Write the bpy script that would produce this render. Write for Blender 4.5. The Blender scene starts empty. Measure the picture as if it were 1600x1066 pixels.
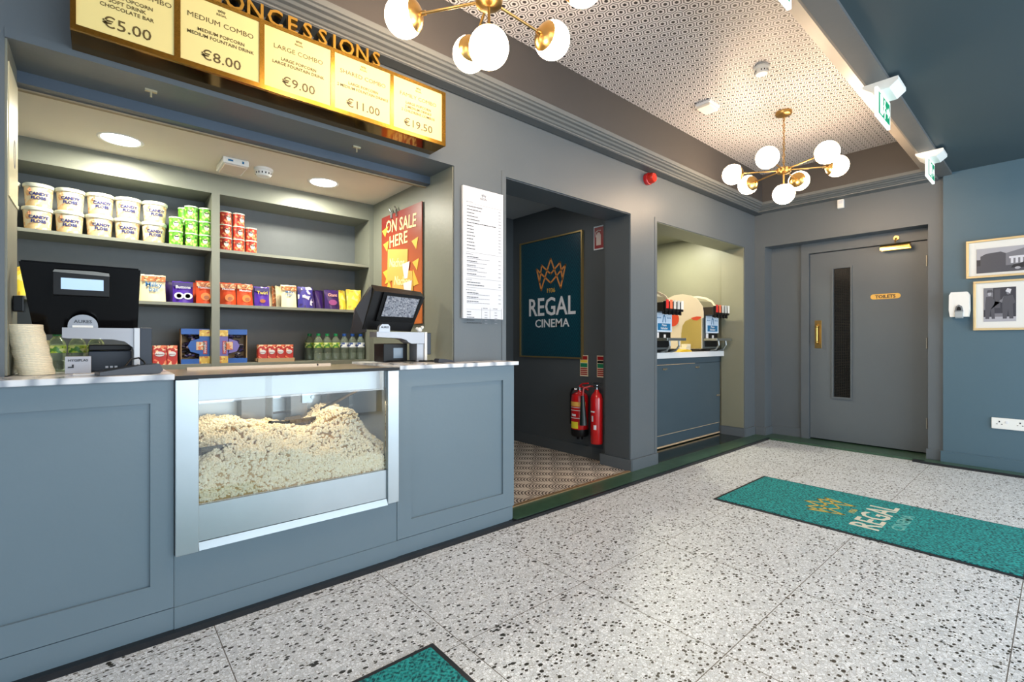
import bpy, bmesh, math, random
from mathutils import Vector, Matrix
random.seed(7)
SC = bpy.context.scene
COL = SC.collection
# ---------------------------------------------------------------- camera, world, exposure
cd = bpy.data.cameras.new('camera'); cam = bpy.data.objects.new('camera', cd); COL.objects.link(cam)
cd.sensor_width = 36; cd.lens = 36 * 745 / 1600
cam.location = (0, 0, 1.1)
A = math.atan2(861, 745)
cam.rotation_euler = (math.pi / 2, 0, -(math.pi / 2 - A))
cd.clip_start = 0.02
SC.camera = cam
SC.view_settings.view_transform = 'Standard'; SC.view_settings.look = 'None'
SC.view_settings.gamma = 1; SC.view_settings.exposure = 0.12
SC.view_settings.use_curve_mapping = False
w = bpy.data.worlds.new('sky'); SC.world = w; w.use_nodes = True
bgn = w.node_tree.nodes['Background']
bgn.inputs[0].default_value = (0.74, 0.88, 1.0, 1); bgn.inputs[1].default_value = 1.3
def area(name, loc, rot, sx, sy, power, col):
    l = bpy.data.lights.new(name, 'AREA'); l.shape = 'RECTANGLE'; l.size = sx; l.size_y = sy
    l.energy = power; l.color = col
    o = bpy.data.objects.new(name, l); o.location = loc; o.rotation_euler = rot; COL.objects.link(o); return o
def point(name, loc, power, col, r=0.05):
    l = bpy.data.lights.new(name, 'POINT'); l.energy = power; l.color = col; l.shadow_soft_size = r
    o = bpy.data.objects.new(name, l); o.location = loc; COL.objects.link(o); return o
WARM = (1.0, 0.78, 0.55)
# daylight through the glazed entrance on the camera's side and behind it
area('entrance_daylight', (3.0, -2.5, 1.35), (math.radians(90), 0, 0), 5.2, 2.0, 150, (0.80, 0.91, 1.0))
area('rear_window_daylight', (-2.9, 0.0, 1.5), (math.radians(90), 0, math.radians(-90)), 4.0, 2.0, 22, (0.80, 0.91, 1.0))
area('kiosk_downlight_spill_left', (0.083, 3.16, 2.112), (0, 0, 0), 0.16, 0.16, 15, (1.0, 0.96, 0.80))
area('kiosk_downlight_spill_right', (1.105, 3.15, 2.112), (0, 0, 0), 0.16, 0.16, 15, (1.0, 0.96, 0.80))
area('niche_downlight_spill', (4.95, 3.0, 2.33), (0, 0, 0), 0.12, 0.12, 24, (1.0, 0.95, 0.72))
area('passage_light_spill', (2.5, 3.5, 2.41), (0, 0, 0), 0.15, 0.15, 3, (1.0, 0.95, 0.85))

# ---------------------------------------------------------------- materials
def lin(c):
    return tuple(((x / 255) / 12.92 if x / 255 <= .04045 else ((x / 255 + .055) / 1.055) ** 2.4) for x in c) + (1,)
MATS = {}
def mat(name, rgb, rough=0.5, metal=0.0, emit=0, noise=0.0, nscale=8, bump=0, trans=0, alpha=1, coat=0, bscale=None, ecol=None, spec=0.5):
    if name in MATS: return MATS[name]
    m = bpy.data.materials.new(name); m.use_nodes = True; nt = m.node_tree
    b = nt.nodes['Principled BSDF']; c = lin(rgb)
    b.inputs['Base Color'].default_value = c; b.inputs['Roughness'].default_value = rough
    b.inputs['Metallic'].default_value = metal; b.inputs['Specular IOR Level'].default_value = spec
    if trans: b.inputs['Transmission Weight'].default_value = trans; b.inputs['IOR'].default_value = 1.45
    if coat: b.inputs['Coat Weight'].default_value = coat
    if alpha < 1: b.inputs['Alpha'].default_value = alpha
    if emit:
        b.inputs['Emission Color'].default_value = lin(ecol) if ecol else c
        b.inputs['Emission Strength'].default_value = emit
    tc = nt.nodes.new('ShaderNodeTexCoord')
    n = nt.nodes.new('ShaderNodeTexNoise'); n.inputs['Scale'].default_value = nscale; n.inputs['Detail'].default_value = 4
    nt.links.new(tc.outputs['Object'], n.inputs['Vector'])
    mx = nt.nodes.new('ShaderNodeMix'); mx.data_type = 'RGBA'
    k = max(noise, 0.02)
    mx.inputs[6].default_value = tuple(v * (1 - k) for v in c[:3]) + (1,)
    mx.inputs[7].default_value = tuple(min(1, v * (1 + k)) for v in c[:3]) + (1,)
    nt.links.new(n.outputs[0], mx.inputs[0]); nt.links.new(mx.outputs[2], b.inputs['Base Color'])
    if bump:
        n2 = nt.nodes.new('ShaderNodeTexNoise'); n2.inputs['Scale'].default_value = bscale or nscale * 5
        nt.links.new(tc.outputs['Object'], n2.inputs['Vector'])
        bp = nt.nodes.new('ShaderNodeBump'); bp.inputs['Strength'].default_value = bump; bp.inputs['Distance'].default_value = 0.01
        nt.links.new(n2.outputs[0], bp.inputs['Height']); nt.links.new(bp.outputs[0], b.inputs['Normal'])
    MATS[name] = m; return m
class NT:
    """tiny node-math helper"""
    def __init__(s, m): s.nt = m.node_tree; s.L = s.nt.links
    def put(s, sock, v):
        if isinstance(v, (int, float)): sock.default_value = v
        else: s.L.new(v, sock)
    def m(s, op, a, b=0, c=None):
        n = s.nt.nodes.new('ShaderNodeMath'); n.operation = op; s.put(n.inputs[0], a); s.put(n.inputs[1], b)
        if c is not None: s.put(n.inputs[2], c)
        return n.outputs[0]
    def xyz(s):
        tc = s.nt.nodes.new('ShaderNodeTexCoord'); sp = s.nt.nodes.new('ShaderNodeSeparateXYZ')
        s.L.new(tc.outputs['Object'], sp.inputs[0]); return tc.outputs['Object'], sp.outputs
    def mix(s, f, a, b):
        n = s.nt.nodes.new('ShaderNodeMix'); n.data_type = 'RGBA'; s.put(n.inputs[0], f)
        for i, v in ((6, a), (7, b)):
            if isinstance(v, tuple): n.inputs[i].default_value = v
            else: s.L.new(v, n.inputs[i])
        return n.outputs[2]
def base(name, rough=.5, metal=0):
    m = bpy.data.materials.new(name); m.use_nodes = True
    b = m.node_tree.nodes['Principled BSDF']; b.inputs['Roughness'].default_value = rough; b.inputs['Metallic'].default_value = metal
    MATS[name] = m; return m, b, NT(m)

PAINT = mat('blue_grey_paint', (92, 99, 104), .42, noise=.06, nscale=3, bump=.04, bscale=60)
PAINT_CAB = mat('cabinet_paint', (68, 84, 94), .35, noise=.06, nscale=3)
PAINT_COUNTER = mat('counter_paint', (104, 121, 131), .38, noise=.05, nscale=3, bump=.03, bscale=50)
PAINT_BLUE = mat('blue_wall_paint', (76, 102, 116), .45, noise=.05, nscale=3, bump=.04, bscale=60)
PAINT_TEAL = mat('dark_teal_ceiling_paint', (58, 74, 80), .5, noise=.06, nscale=2)
PAINT_DARK = mat('dark_grey_paint', (76, 82, 86), .45, noise=.05, nscale=3)
PAINT_CORN = mat('cornice_paint', (100, 104, 105), .5, noise=.04)
PAINT_KIOSK = mat('kiosk_grey_green_paint', (126, 128, 116), .45, noise=.05, nscale=4, bump=.05, bscale=40)
PAINT_NICHE = mat('niche_paint', (128, 128, 110), .45, noise=.06, nscale=4, bump=.06, bscale=30)
PAINT_KIOSK_SHADED = mat('shaded_kiosk_paint', (100, 105, 107), .5, noise=.08, nscale=20)  # kiosk paint with the shelves' shadow put into a darker tone
WHITE_CEIL = mat('pale_ceiling_paint', (226, 218, 204), .7)
GREY_CEIL = mat('grey_ceiling_paint', (150, 155, 158), .7)
BEAM = mat('beam_paint', (96, 98, 98), .5, noise=.1, nscale=4, bump=.08, bscale=12)
BEAM_LIT = mat('lit_beam_edge', (150, 140, 128), .4, noise=.15, nscale=5)  # beam paint lightened and warmed to paint chandelier light on its edge
BRASS = mat('brushed_brass', (184, 150, 92), .28, 1, noise=.1, nscale=30)
GOLD = mat('polished_gold', (200, 164, 90), .14, 1)
STEEL = mat('brushed_steel', (176, 184, 188), .38, 1, noise=.08, nscale=6)
STEEL_D = mat('dark_steel', (120, 116, 110), .25, 1, noise=.15, nscale=5)
CHROME = mat('chrome', (215, 218, 220), .12, 1)
BLACK = mat('gloss_black', (7, 7, 8), .12, spec=.2)
BLACKM = mat('matt_black', (14, 14, 16), .4, spec=.3)
NAVY = mat('navy_plastic', (26, 36, 52), .4, noise=.2, nscale=40)
WHITE = mat('white_plastic', (236, 236, 232), .4)
OFFW = mat('offwhite_paper', (222, 224, 228), .5)
CREAM = mat('cream_plastic', (218, 204, 180), .35)
RED = mat('red_enamel', (188, 20, 24), .22, coat=.4)
DKRED = mat('sign_red', (150, 18, 24), .4)
GREEN = mat('exit_green', (0, 138, 92), .4, emit=.35)
EXITW = mat('exit_white', (236, 246, 240), .4, emit=.9)
TEALP = mat('poster_teal', (8, 62, 78), .35)
TEALP2 = mat('poster_teal_line', (28, 92, 104), .35)
ORANGE = mat('copper_orange', (214, 140, 74), .35)
GOLDP = mat('gold_print', (205, 162, 70), .6)
INK = mat('dark_ink', (40, 42, 48), .6)
INKG = mat('grey_ink', (128, 130, 138), .6)
SIGNINK = mat('olive_ink', (78, 62, 20), .5)
SIGNPANEL = mat('lit_cream_panel', (196, 184, 124), .5, emit=.08, ecol=(240, 224, 150))
MARBLE_GREEN = mat('green_marble', (56, 84, 66), .28, noise=.5, nscale=25)
BLACKSTRIP = mat('black_strip', (16, 20, 26), .35, noise=.3, nscale=20)
BRASSTRIP = mat('brass_strip', (196, 160, 120), .35, .7)
GLOBE = mat('opal_glass_lit', (255, 244, 226), .2, emit=40, ecol=(255, 222, 184))
LED = mat('downlight_lit', (255, 252, 244), .3, emit=14)
RUBBER = mat('mat_rubber', (26, 30, 38), .6)
LCD = mat('lcd_lit', (150, 176, 200), .3, emit=.75, ecol=(150, 178, 205))
BLUEP = mat('blue_print', (20, 110, 160), .4)
YEL = mat('yellow_print', (232, 206, 60), .4)
WAX = mat('waxed_cup', (232, 222, 196), .5, noise=.05)
CARD = mat('cardboard', (178, 150, 116), .7)
GLASSF = None
def glass(name, tint, rough=0.0, alpha=.12):
    m = bpy.data.materials.new(name); m.use_nodes = True; nt = m.node_tree
    for n in list(nt.nodes): nt.nodes.remove(n)
    out = nt.nodes.new('ShaderNodeOutputMaterial'); t = nt.nodes.new('ShaderNodeBsdfTransparent'); g = nt.nodes.new('ShaderNodeBsdfGlossy')
    t.inputs[0].default_value = tint; g.inputs['Roughness'].default_value = rough
    fr = nt.nodes.new('ShaderNodeFresnel'); fr.inputs[0].default_value = 1.45
    ad = nt.nodes.new('ShaderNodeMath'); ad.operation = 'ADD'; ad.inputs[1].default_value = alpha; ad.use_clamp = True
    mx = nt.nodes.new('ShaderNodeMixShader'); nt.links.new(fr.outputs[0], ad.inputs[0]); nt.links.new(ad.outputs[0], mx.inputs[0])
    nt.links.new(t.outputs[0], mx.inputs[1]); nt.links.new(g.outputs[0], mx.inputs[2]); nt.links.new(mx.outputs[0], out.inputs[0])
    MATS[name] = m; return m
GLASS = glass('clear_glass', (.97, .98, .98, 1), alpha=.03)
BOTTLE = mat('bottle_plastic', (206, 224, 206), .08, trans=.85)

def make_terrazzo():
    m, b, N = base('terrazzo', .42); vec, s = N.xyz()
    def vor(scale, feat='F1'):
        v = N.nt.nodes.new('ShaderNodeTexVoronoi'); v.feature = feat; v.inputs['Scale'].default_value = scale; N.L.new(vec, v.inputs['Vector']); return v
    # small pale chips
    v1 = vor(95); sp = N.nt.nodes.new('ShaderNodeSeparateColor'); N.L.new(v1.outputs['Color'], sp.inputs[0])
    tone = N.mix(sp.outputs[0], lin((198, 204, 210)), lin((244, 249, 255)))
    e1 = vor(95, 'DISTANCE_TO_EDGE'); tone = N.mix(N.m('LESS_THAN', e1.outputs['Distance'], .05), tone, lin((176, 178, 178)))
    # sparse dark chips
    col = tone
    for sc, thr, rad, c in ((50, .19, .36, (22, 24, 22)), (80, .12, .38, (56, 56, 46)), (34, .10, .27, (20, 24, 20))):
        mp = N.nt.nodes.new('ShaderNodeMapping'); mp.inputs['Location'].default_value = (sc, sc * .3, 0)
        mp.inputs['Rotation'].default_value = (0, 0, sc); mp.inputs['Scale'].default_value = (1, 1.5, 1); N.L.new(vec, mp.inputs[0])
        v = N.nt.nodes.new('ShaderNodeTexVoronoi'); v.inputs['Scale'].default_value = sc; N.L.new(mp.outputs[0], v.inputs['Vector'])
        sc_ = N.nt.nodes.new('ShaderNodeSeparateColor'); N.L.new(v.outputs['Color'], sc_.inputs[0])
        sel = N.m('LESS_THAN', sc_.outputs[0], thr); inr = N.m('LESS_THAN', v.outputs['Distance'], N.m('MULTIPLY_ADD', sc_.outputs[1], .16, rad - .05))
        col = N.mix(N.m('MULTIPLY', sel, inr), col, lin(c))
    # stain clouds
    n = N.nt.nodes.new('ShaderNodeTexNoise'); n.inputs['Scale'].default_value = 1.6; n.inputs['Detail'].default_value = 5; N.L.new(vec, n.inputs['Vector'])
    col = N.mix(N.m('MULTIPLY', n.outputs[0], .10), col, lin((150, 140, 120)))
    # joints
    def joint(c, off, pitch):
        f = N.m('FRACT', N.m('DIVIDE', N.m('SUBTRACT', c, off - pitch * 20), pitch))
        return N.m('LESS_THAN', N.m('ABSOLUTE', N.m('SUBTRACT', f, .5)), .5), N.m('GREATER_THAN', N.m('ABSOLUTE', N.m('SUBTRACT', f, .5)), .4975)
    j = N.m('MAXIMUM', joint(s[0], .335, .663)[1], joint(s[1], .775, .655)[1])
    col = N.mix(j, col, lin((96, 90, 84)))
    N.L.new(col, b.inputs['Base Color']); return m
TERRAZZO = make_terrazzo()
def make_hex():
    m, b, N = base('hexagon_wallpaper', .45); vec, s = N.xyz()
    P = .0655; Q = P * math.sqrt(3) * .86
    def cell(ox, oy):
        def f(c, o, p): return N.m('SUBTRACT', N.m('MODULO', N.m('ADD', c, o + 40 * p), p), p / 2)
        ax = N.m('ABSOLUTE', f(s[0], ox, P)); ay = N.m('ABSOLUTE', N.m('MULTIPLY', f(s[1], oy, Q), 1 / .86))
        # hexagon distance (flat sides facing x)
        return N.m('MAXIMUM', ax, N.m('ADD', N.m('MULTIPLY', ax, .5), N.m('MULTIPLY', ay, .866)))
    d = N.m('MINIMUM', cell(0, 0), cell(P / 2, Q / 2)); d = N.m('DIVIDE', d, P / 2)
    ring = N.m('MULTIPLY', N.m('GREATER_THAN', d, .68), N.m('LESS_THAN', d, .85)); dot = N.m('LESS_THAN', d, .34)
    col = N.mix(N.m('MAXIMUM', ring, dot), lin((206, 204, 206)), lin((42, 38, 40)))
    N.L.new(col, b.inputs['Base Color']); return m
HEX = make_hex()
def make_carpet():
    m, b, N = base('scallop_carpet', .95); vec, s = N.xyz()
    # nested arcs shrinking to the right, set on the diagonal
    a = N.m('DIVIDE', N.m('SUBTRACT', s[0], s[1]), 1.4142 * .17); b_ = N.m('DIVIDE', N.m('ADD', s[0], s[1]), 1.4142 * .165)
    b2 = N.m('MULTIPLY', N.m('SUBTRACT', N.m('FRACT', N.m('ADD', b_, 50)), .5), 2)
    f = N.m('FRACT', N.m('ADD', N.m('SUBTRACT', a, N.m('MULTIPLY', N.m('MULTIPLY', b2, b2), .32)), 50))
    st = N.m('MULTIPLY', N.m('GREATER_THAN', N.m('FRACT', N.m('MULTIPLY', f, 7)), .5), N.m('LESS_THAN', N.m('ABSOLUTE', b2), N.m('MULTIPLY_ADD', f, -.55, 1.04)))
    n = N.nt.nodes.new('ShaderNodeTexNoise'); n.inputs['Scale'].default_value = 3; N.L.new(vec, n.inputs['Vector'])
    pale = N.mix(n.outputs[0], lin((170, 158, 142)), lin((206, 196, 184)))
    col = N.mix(st, pale, lin((84, 74, 68)))
    N.L.new(col, b.inputs['Base Color']); return m
CARPET = make_carpet()
def make_marble():
    m, b, N = base('white_marble', .2); vec, s = N.xyz()
    n = N.nt.nodes.new('ShaderNodeTexWave'); n.inputs['Scale'].default_value = 3; n.inputs['Distortion'].default_value = 9; n.inputs['Detail'].default_value = 4
    N.L.new(vec, n.inputs['Vector'])
    N.L.new(N.mix(N.m('POWER', n.outputs['Fac'], 3), lin((226, 226, 228)), lin((150, 156, 166))), b.inputs['Base Color']); return m
MARBLE = make_marble()
def make_mat_fabric():
    m, b, N = base('teal_mat_fabric', .95); vec, s = N.xyz()
    n = N.nt.nodes.new('ShaderNodeTexNoise'); n.inputs['Scale'].default_value = 85; N.L.new(vec, n.inputs['Vector'])
    cl = N.m('MULTIPLY', N.m('SUBTRACT', n.outputs[0], .36), 3.4); cl.node.use_clamp = True
    c = N.mix(cl, lin((0, 58, 68)), lin((30, 160, 160)))
    # woven diamond and chevron lines
    P = .09
    def tri(c_): return N.m('ABSOLUTE', N.m('SUBTRACT', N.m('FRACT', N.m('DIVIDE', N.m('ADD', c_, 40 * P), P)), .5))
    d = N.m('FRACT', N.m('MULTIPLY', N.m('ADD', tri(s[0]), tri(s[1])), 4))
    c = N.mix(N.m('MULTIPLY', N.m('LESS_THAN', d, .28), .45), c, lin((60, 170, 164)))
    N.L.new(c, b.inputs['Base Color'])
    bp = N.nt.nodes.new('ShaderNodeBump'); bp.inputs['Strength'].default_value = .6; bp.inputs['Distance'].default_value = .003
    N.L.new(n.outputs[0], bp.inputs['Height']); N.L.new(bp.outputs[0], b.inputs['Normal']); return m
MATFAB = make_mat_fabric()
def make_teal_poster():
    m, b, N = base('teal_diamond_print', .3); vec, s = N.xyz()
    P = .15
    def tri(c_, p): return N.m('ABSOLUTE', N.m('SUBTRACT', N.m('FRACT', N.m('DIVIDE', N.m('ADD', c_, 40 * p), p)), .5))
    d = N.m('FRACT', N.m('MULTIPLY', N.m('ADD', tri(s[1], P), tri(s[2], P * 1.6)), 6))
    N.L.new(N.mix(N.m('LESS_THAN', d, .16), lin((6, 54, 70)), lin((22, 88, 100))), b.inputs['Base Color']); return m
TEALDIA = make_teal_poster()
def make_popcorn():
    m, b, N = base('popcorn', .75); vec, s = N.xyz()
    n = N.nt.nodes.new('ShaderNodeTexNoise'); n.inputs['Scale'].default_value = 55; N.L.new(vec, n.inputs['Vector'])
    n2 = N.nt.nodes.new('ShaderNodeTexNoise'); n2.inputs['Scale'].default_value = 200; N.L.new(vec, n2.inputs['Vector'])
    c = N.mix(n.outputs[0], lin((246, 224, 172)), lin((255, 250, 232)))
    c = N.mix(N.m('GREATER_THAN', n2.outputs[0], .66), c, lin((196, 150, 70)))
    N.L.new(c, b.inputs['Base Color']); return m
POPCORN = make_popcorn()
def speckle(name, c1, c2, c3, scale=60, rough=.4):
    m, b, N = base(name, rough); vec, s = N.xyz()
    v = N.nt.nodes.new('ShaderNodeTexVoronoi'); v.inputs['Scale'].default_value = scale; N.L.new(vec, v.inputs['Vector'])
    sp = N.nt.nodes.new('ShaderNodeSeparateColor'); N.L.new(v.outputs['Color'], sp.inputs[0])
    c = N.mix(N.m('GREATER_THAN', sp.outputs[0], .72), lin(c1), lin(c2)); c = N.mix(N.m('GREATER_THAN', sp.outputs[1], .85), c, lin(c3))
    N.L.new(c, b.inputs['Base Color']); return m

# ---------------------------------------------------------------- mesh helpers
TXT = {}
def text_mesh(s, size, ext, align, bold=0):
    k = (s, round(size, 5), round(ext, 5), align, bold)
    if k in TXT: return TXT[k]
    cu = bpy.data.curves.new('t', 'FONT'); cu.body = s; cu.size = size; cu.extrude = ext; cu.align_x = align; cu.resolution_u = 2; cu.offset = bold * size
    o = bpy.data.objects.new('t', cu); COL.objects.link(o)
    dg = bpy.context.evaluated_depsgraph_get(); dg.update()
    me = bpy.data.meshes.new_from_object(o.evaluated_get(dg))
    COL.objects.unlink(o); bpy.data.objects.remove(o); TXT[k] = me; return me
RX = Matrix.Rotation(math.pi / 2, 4, 'X')
FACE = {'-y': RX, '-x': Matrix.Rotation(-math.pi / 2, 4, 'Z') @ RX, 'z': Matrix.Identity(4), '+x': Matrix.Rotation(math.pi / 2, 4, 'Z') @ RX}
class MB:
    def __init__(s): s.bm = bmesh.new()
    def box(s, x0, x1, y0, y1, z0, z1, bev=0):
        r = bmesh.ops.create_cube(s.bm, size=1)
        for v in r['verts']:
            v.co = Vector(((x0 + x1) / 2 + v.co.x * (x1 - x0), (y0 + y1) / 2 + v.co.y * (y1 - y0), (z0 + z1) / 2 + v.co.z * (z1 - z0)))
        if bev:
            es = list({e for v in r['verts'] for e in v.link_edges})
            bmesh.ops.bevel(s.bm, geom=es, offset=bev, segments=2, profile=.5, affect='EDGES', clamp_overlap=True)
        return s
    def cyl(s, p0, p1, r0, r1=None, seg=24, caps=True):
        p0 = Vector(p0); p1 = Vector(p1); r1 = r0 if r1 is None else r1
        r = bmesh.ops.create_cone(s.bm, cap_ends=caps, segments=seg, radius1=r0, radius2=r1, depth=(p1 - p0).length)
        M = Matrix.Translation((p0 + p1) / 2) @ Vector((0, 0, 1)).rotation_difference(p1 - p0).to_matrix().to_4x4()
        bmesh.ops.transform(s.bm, matrix=M, verts=r['verts']); return s
    def sphere(s, c, r, seg=24, rings=14, sc=(1, 1, 1)):
        q = bmesh.ops.create_uvsphere(s.bm, u_segments=seg, v_segments=rings, radius=r)
        for v in q['verts']: v.co = Vector((c[0] + v.co.x * sc[0], c[1] + v.co.y * sc[1], c[2] + v.co.z * sc[2]))
        return s
    def lathe(s, prof, c=(0, 0, 0), seg=28, M=None, sc=(1, 1)):
        rows = []
        for r, z in prof:
            rows.append([s.bm.verts.new((math.cos(2 * math.pi * i / seg) * max(r, 1e-5) * sc[0], math.sin(2 * math.pi * i / seg) * max(r, 1e-5) * sc[1], z)) for i in range(seg)])
        for a, b in zip(rows, rows[1:]):
            for i in range(seg): s.bm.faces.new((a[i], a[(i + 1) % seg], b[(i + 1) % seg], b[i]))
        if prof[0][0] > 1e-4: s.bm.faces.new(list(reversed(rows[0])))
        if prof[-1][0] > 1e-4: s.bm.faces.new(rows[-1])
        vs = [v for row in rows for v in row]
        if M is not None: bmesh.ops.transform(s.bm, matrix=M, verts=vs)
        bmesh.ops.translate(s.bm, vec=Vector(c), verts=vs); return s
    def prism(s, pts, axis, d0, d1):
        def P(a, b, d): return {'x': (d, a, b), 'y': (a, d, b), 'z': (a, b, d)}[axis]
        A_ = [s.bm.verts.new(P(a, b, d0)) for a, b in pts]; B_ = [s.bm.verts.new(P(a, b, d1)) for a, b in pts]
        n = len(pts); s.bm.faces.new(A_); s.bm.faces.new(list(reversed(B_)))
        for i in range(n): s.bm.faces.new((A_[i], B_[i], B_[(i + 1) % n], A_[(i + 1) % n]))
        return s
    def tube(s, pts, r, seg=10):
        for a, b in zip(pts, pts[1:]):
            s.cyl(a, b, r, seg=seg)
        for p in pts[1:-1]: s.sphere(p, r, seg, 6)
        return s
    def text(s, t, size, loc, face='-y', ext=.0006, align='CENTER', rot=0, sx=1, bold=.012):
        me = text_mesh(t, size, ext, align, bold); b2 = bmesh.new(); b2.from_mesh(me)
        M = Matrix.Translation(Vector(loc)) @ FACE[face] @ Matrix.Rotation(rot, 4, 'Z') @ Matrix.Diagonal((sx, 1, 1, 1))
        bmesh.ops.transform(b2, matrix=M, verts=b2.verts); tmp = bpy.data.meshes.new('t'); b2.to_mesh(tmp); b2.free()
        s.bm.from_mesh(tmp); bpy.data.meshes.remove(tmp); return s
    def stroke(s, pts, wd, loc, face='-y', ext=.001):
        """flat polyline drawn in the facing plane (local x,y)"""
        M = Matrix.Translation(Vector(loc)) @ FACE[face]
        for (a, b), (c, d) in zip(pts, pts[1:]):
            L = math.hypot(c - a, d - b); nx, ny = -(d - b) / L * wd / 2, (c - a) / L * wd / 2; ex, ey = (c - a) / L * wd / 2, (d - b) / L * wd / 2
            q = [(a + nx - ex, b + ny - ey), (c + nx + ex, d + ny + ey), (c - nx + ex, d - ny + ey), (a - nx - ex, b - ny - ey)]
            lo = [s.bm.verts.new(M @ Vector((x, y, -ext))) for x, y in q]; hi = [s.bm.verts.new(M @ Vector((x, y, ext))) for x, y in q]
            s.bm.faces.new(hi); s.bm.faces.new(list(reversed(lo)))
            for i in range(4): s.bm.faces.new((lo[i], lo[(i + 1) % 4], hi[(i + 1) % 4], hi[i]))
        return s
    def plate(s, pts, loc, face='-y', ext=.001):
        M = Matrix.Translation(Vector(loc)) @ FACE[face]
        lo = [s.bm.verts.new(M @ Vector((x, y, -ext))) for x, y in pts]; hi = [s.bm.verts.new(M @ Vector((x, y, ext))) for x, y in pts]
        s.bm.faces.new(hi); s.bm.faces.new(list(reversed(lo))); n = len(pts)
        for i in range(n): s.bm.faces.new((lo[i], lo[(i + 1) % n], hi[(i + 1) % n], hi[i]))
        return s
    def xf(s, M): bmesh.ops.transform(s.bm, matrix=M, verts=s.bm.verts); return s
def rect(x0, x1, y0, y1): return [(x0, y0), (x1, y0), (x1, y1), (x0, y1)]
def disc(cx, cy, r, n=20, a0=0, a1=360, ry=None):
    ry = ry or r
    k = n if a1 - a0 >= 360 else n + 1
    return [(cx + r * math.cos(math.radians(a0 + (a1 - a0) * i / n)), cy + ry * math.sin(math.radians(a0 + (a1 - a0) * i / n))) for i in range(k)]
def obj(name, mb, m, parent=None, world=False, smooth=False, kind=None, label=None):
    """link the mesh; world=True: coordinates were given in world space"""
    me = bpy.data.meshes.new(name); bmesh.ops.recalc_face_normals(mb.bm, faces=mb.bm.faces)
    if world and parent is not None:
        o_ = parent; off = Vector()
        while o_ is not None: off += o_.location; o_ = o_.parent
        bmesh.ops.translate(mb.bm, vec=-off, verts=mb.bm.verts)
    mb.bm.to_mesh(me); mb.bm.free(); me.materials.append(m)
    if smooth:
        for p in me.polygons: p.use_smooth = True
        try: me.set_sharp_from_angle(angle=math.radians(40))
        except Exception: pass
    o = bpy.data.objects.new(name, me); COL.objects.link(o)
    if parent is not None: o.parent = parent
    if kind: o['kind'] = kind
    if label: o['label'] = label
    return o
def thing(name, label, cat, loc=(0, 0, 0), rz=0, group=None):
    o = bpy.data.objects.new(name, None); COL.objects.link(o); o.empty_display_size = .05
    o.location = loc; o.rotation_euler = (0, 0, rz); o['label'] = label; o['category'] = cat
    if group: o['group'] = group
    return o
def tag(o, label, cat, group=None):
    o['label'] = label; o['category'] = cat
    if group: o['group'] = group
    return o
def struct(name, mb, m): return obj(name, mb, m, kind='structure')
def dup(root, loc, rz=None, label=None, group=None):
    r = root.copy(); COL.objects.link(r); r.location = loc
    if rz is not None: r.rotation_euler = (0, 0, rz)
    if label: r['label'] = label
    if group: r['group'] = group
    for ch in list(root.children):
        c = ch.copy(); COL.objects.link(c); c.parent = r
        for g in list(ch.children):
            d = g.copy(); COL.objects.link(d); d.parent = c
    return r
def crown_pts(w, h):
    """interlaced zig-zag crown as polylines, centred at x=0, base y=0"""
    a = [(-.5, .72), (-.34, 0), (0, 1.0), (.34, 0), (.5, .72)]
    b = [(-.5, .72), (0, .20), (.5, .72)]
    c = [(-.40, .27), (-.32, .83), (0, .50), (.32, .83), (.40, .27)]
    return [[(x * w, y * h) for x, y in l] for l in (a, b, c)]
def crown(mb, w_, h_, wd, loc, face, ext=.001):
    for l in crown_pts(w_, h_): mb.stroke(l, wd, loc, face, ext)
    return mb

# ================================================================ SETTING
W = 2.345; WT = 2.605; XD = 5.76
struct('floor', MB().box(-3, 6.2, -2.7, 2.20, -.1, 0), TERRAZZO)
struct('floor_passage', MB().box(1.975, 3.43, 2.345, 3.95, -.1, .022), CARPET)
struct('floor_niche', MB().box(3.70, 5.52, 2.33, 3.6, -.1, .019), mat('dark_green_tile', (34, 44, 38), .12))
struct('floor_kiosk', MB().box(-3, 1.975, 2.20, 3.75, -.1, -.001), BLACKM)
struct('trim_1', MB().box(1.905, 5.70, 2.165, 2.345, 0, .02), MARBLE_GREEN)
struct('trim_2', MB().box(-3, 1.905, 2.145, 2.175, 0, .022).box(1.905, 5.66, 2.145, 2.165, 0, .018), BLACKSTRIP)
struct('trim_3', MB().box(5.655, 6.05, .82, 2.345, 0, .021).box(5.60, 5.73, -2.7, .82, 0, .02), MARBLE_GREEN)
struct('trim_4', MB().box(5.585, 5.60, -2.7, .84, 0, .019).box(5.60, 5.655, .82, .90, 0, .019), BLACKSTRIP)
struct('trim_5', MB().box(1.975, 3.33, 2.335, 2.362, .018, .026), BRASSTRIP)
# main wall with three openings
mw = MB()
mw.box(-3, -.243, W, WT, 0, 2.62).box(-.243, 1.576, W, WT, 2.13, 2.62).box(1.576, 1.975, W, WT, 0, 2.62)
mw.box(1.975, 3.33, W, WT, 2.155, 2.62).box(3.33, 3.716, W, WT, 0, 2.62).box(3.716, 5.485, W, WT, 2.155, 2.62).box(5.485, 6.05, W, WT, 0, 2.62)
struct('wall_left', mw, PAINT)
# raised corner beads round the openings
tb = MB()
for x0, x1, zt, z0 in ((-.243, 1.576, 2.13, .98), (1.975, 3.33, 2.155, .11), (3.716, 5.485, 2.155, .11)):
    if x0 > 0: tb.box(x0 - .034, x0, W - .004, W, z0 if x0 < 2 and x0 > 1 else .11, zt + .034)
    if x0 != 1.975: tb.box(x1, x1 + .034, W - .004, W, z0, zt)
    tb.box(x0, x1, W - .004, W, zt, zt + .034)
struct('trim_6', tb, PAINT)
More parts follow.
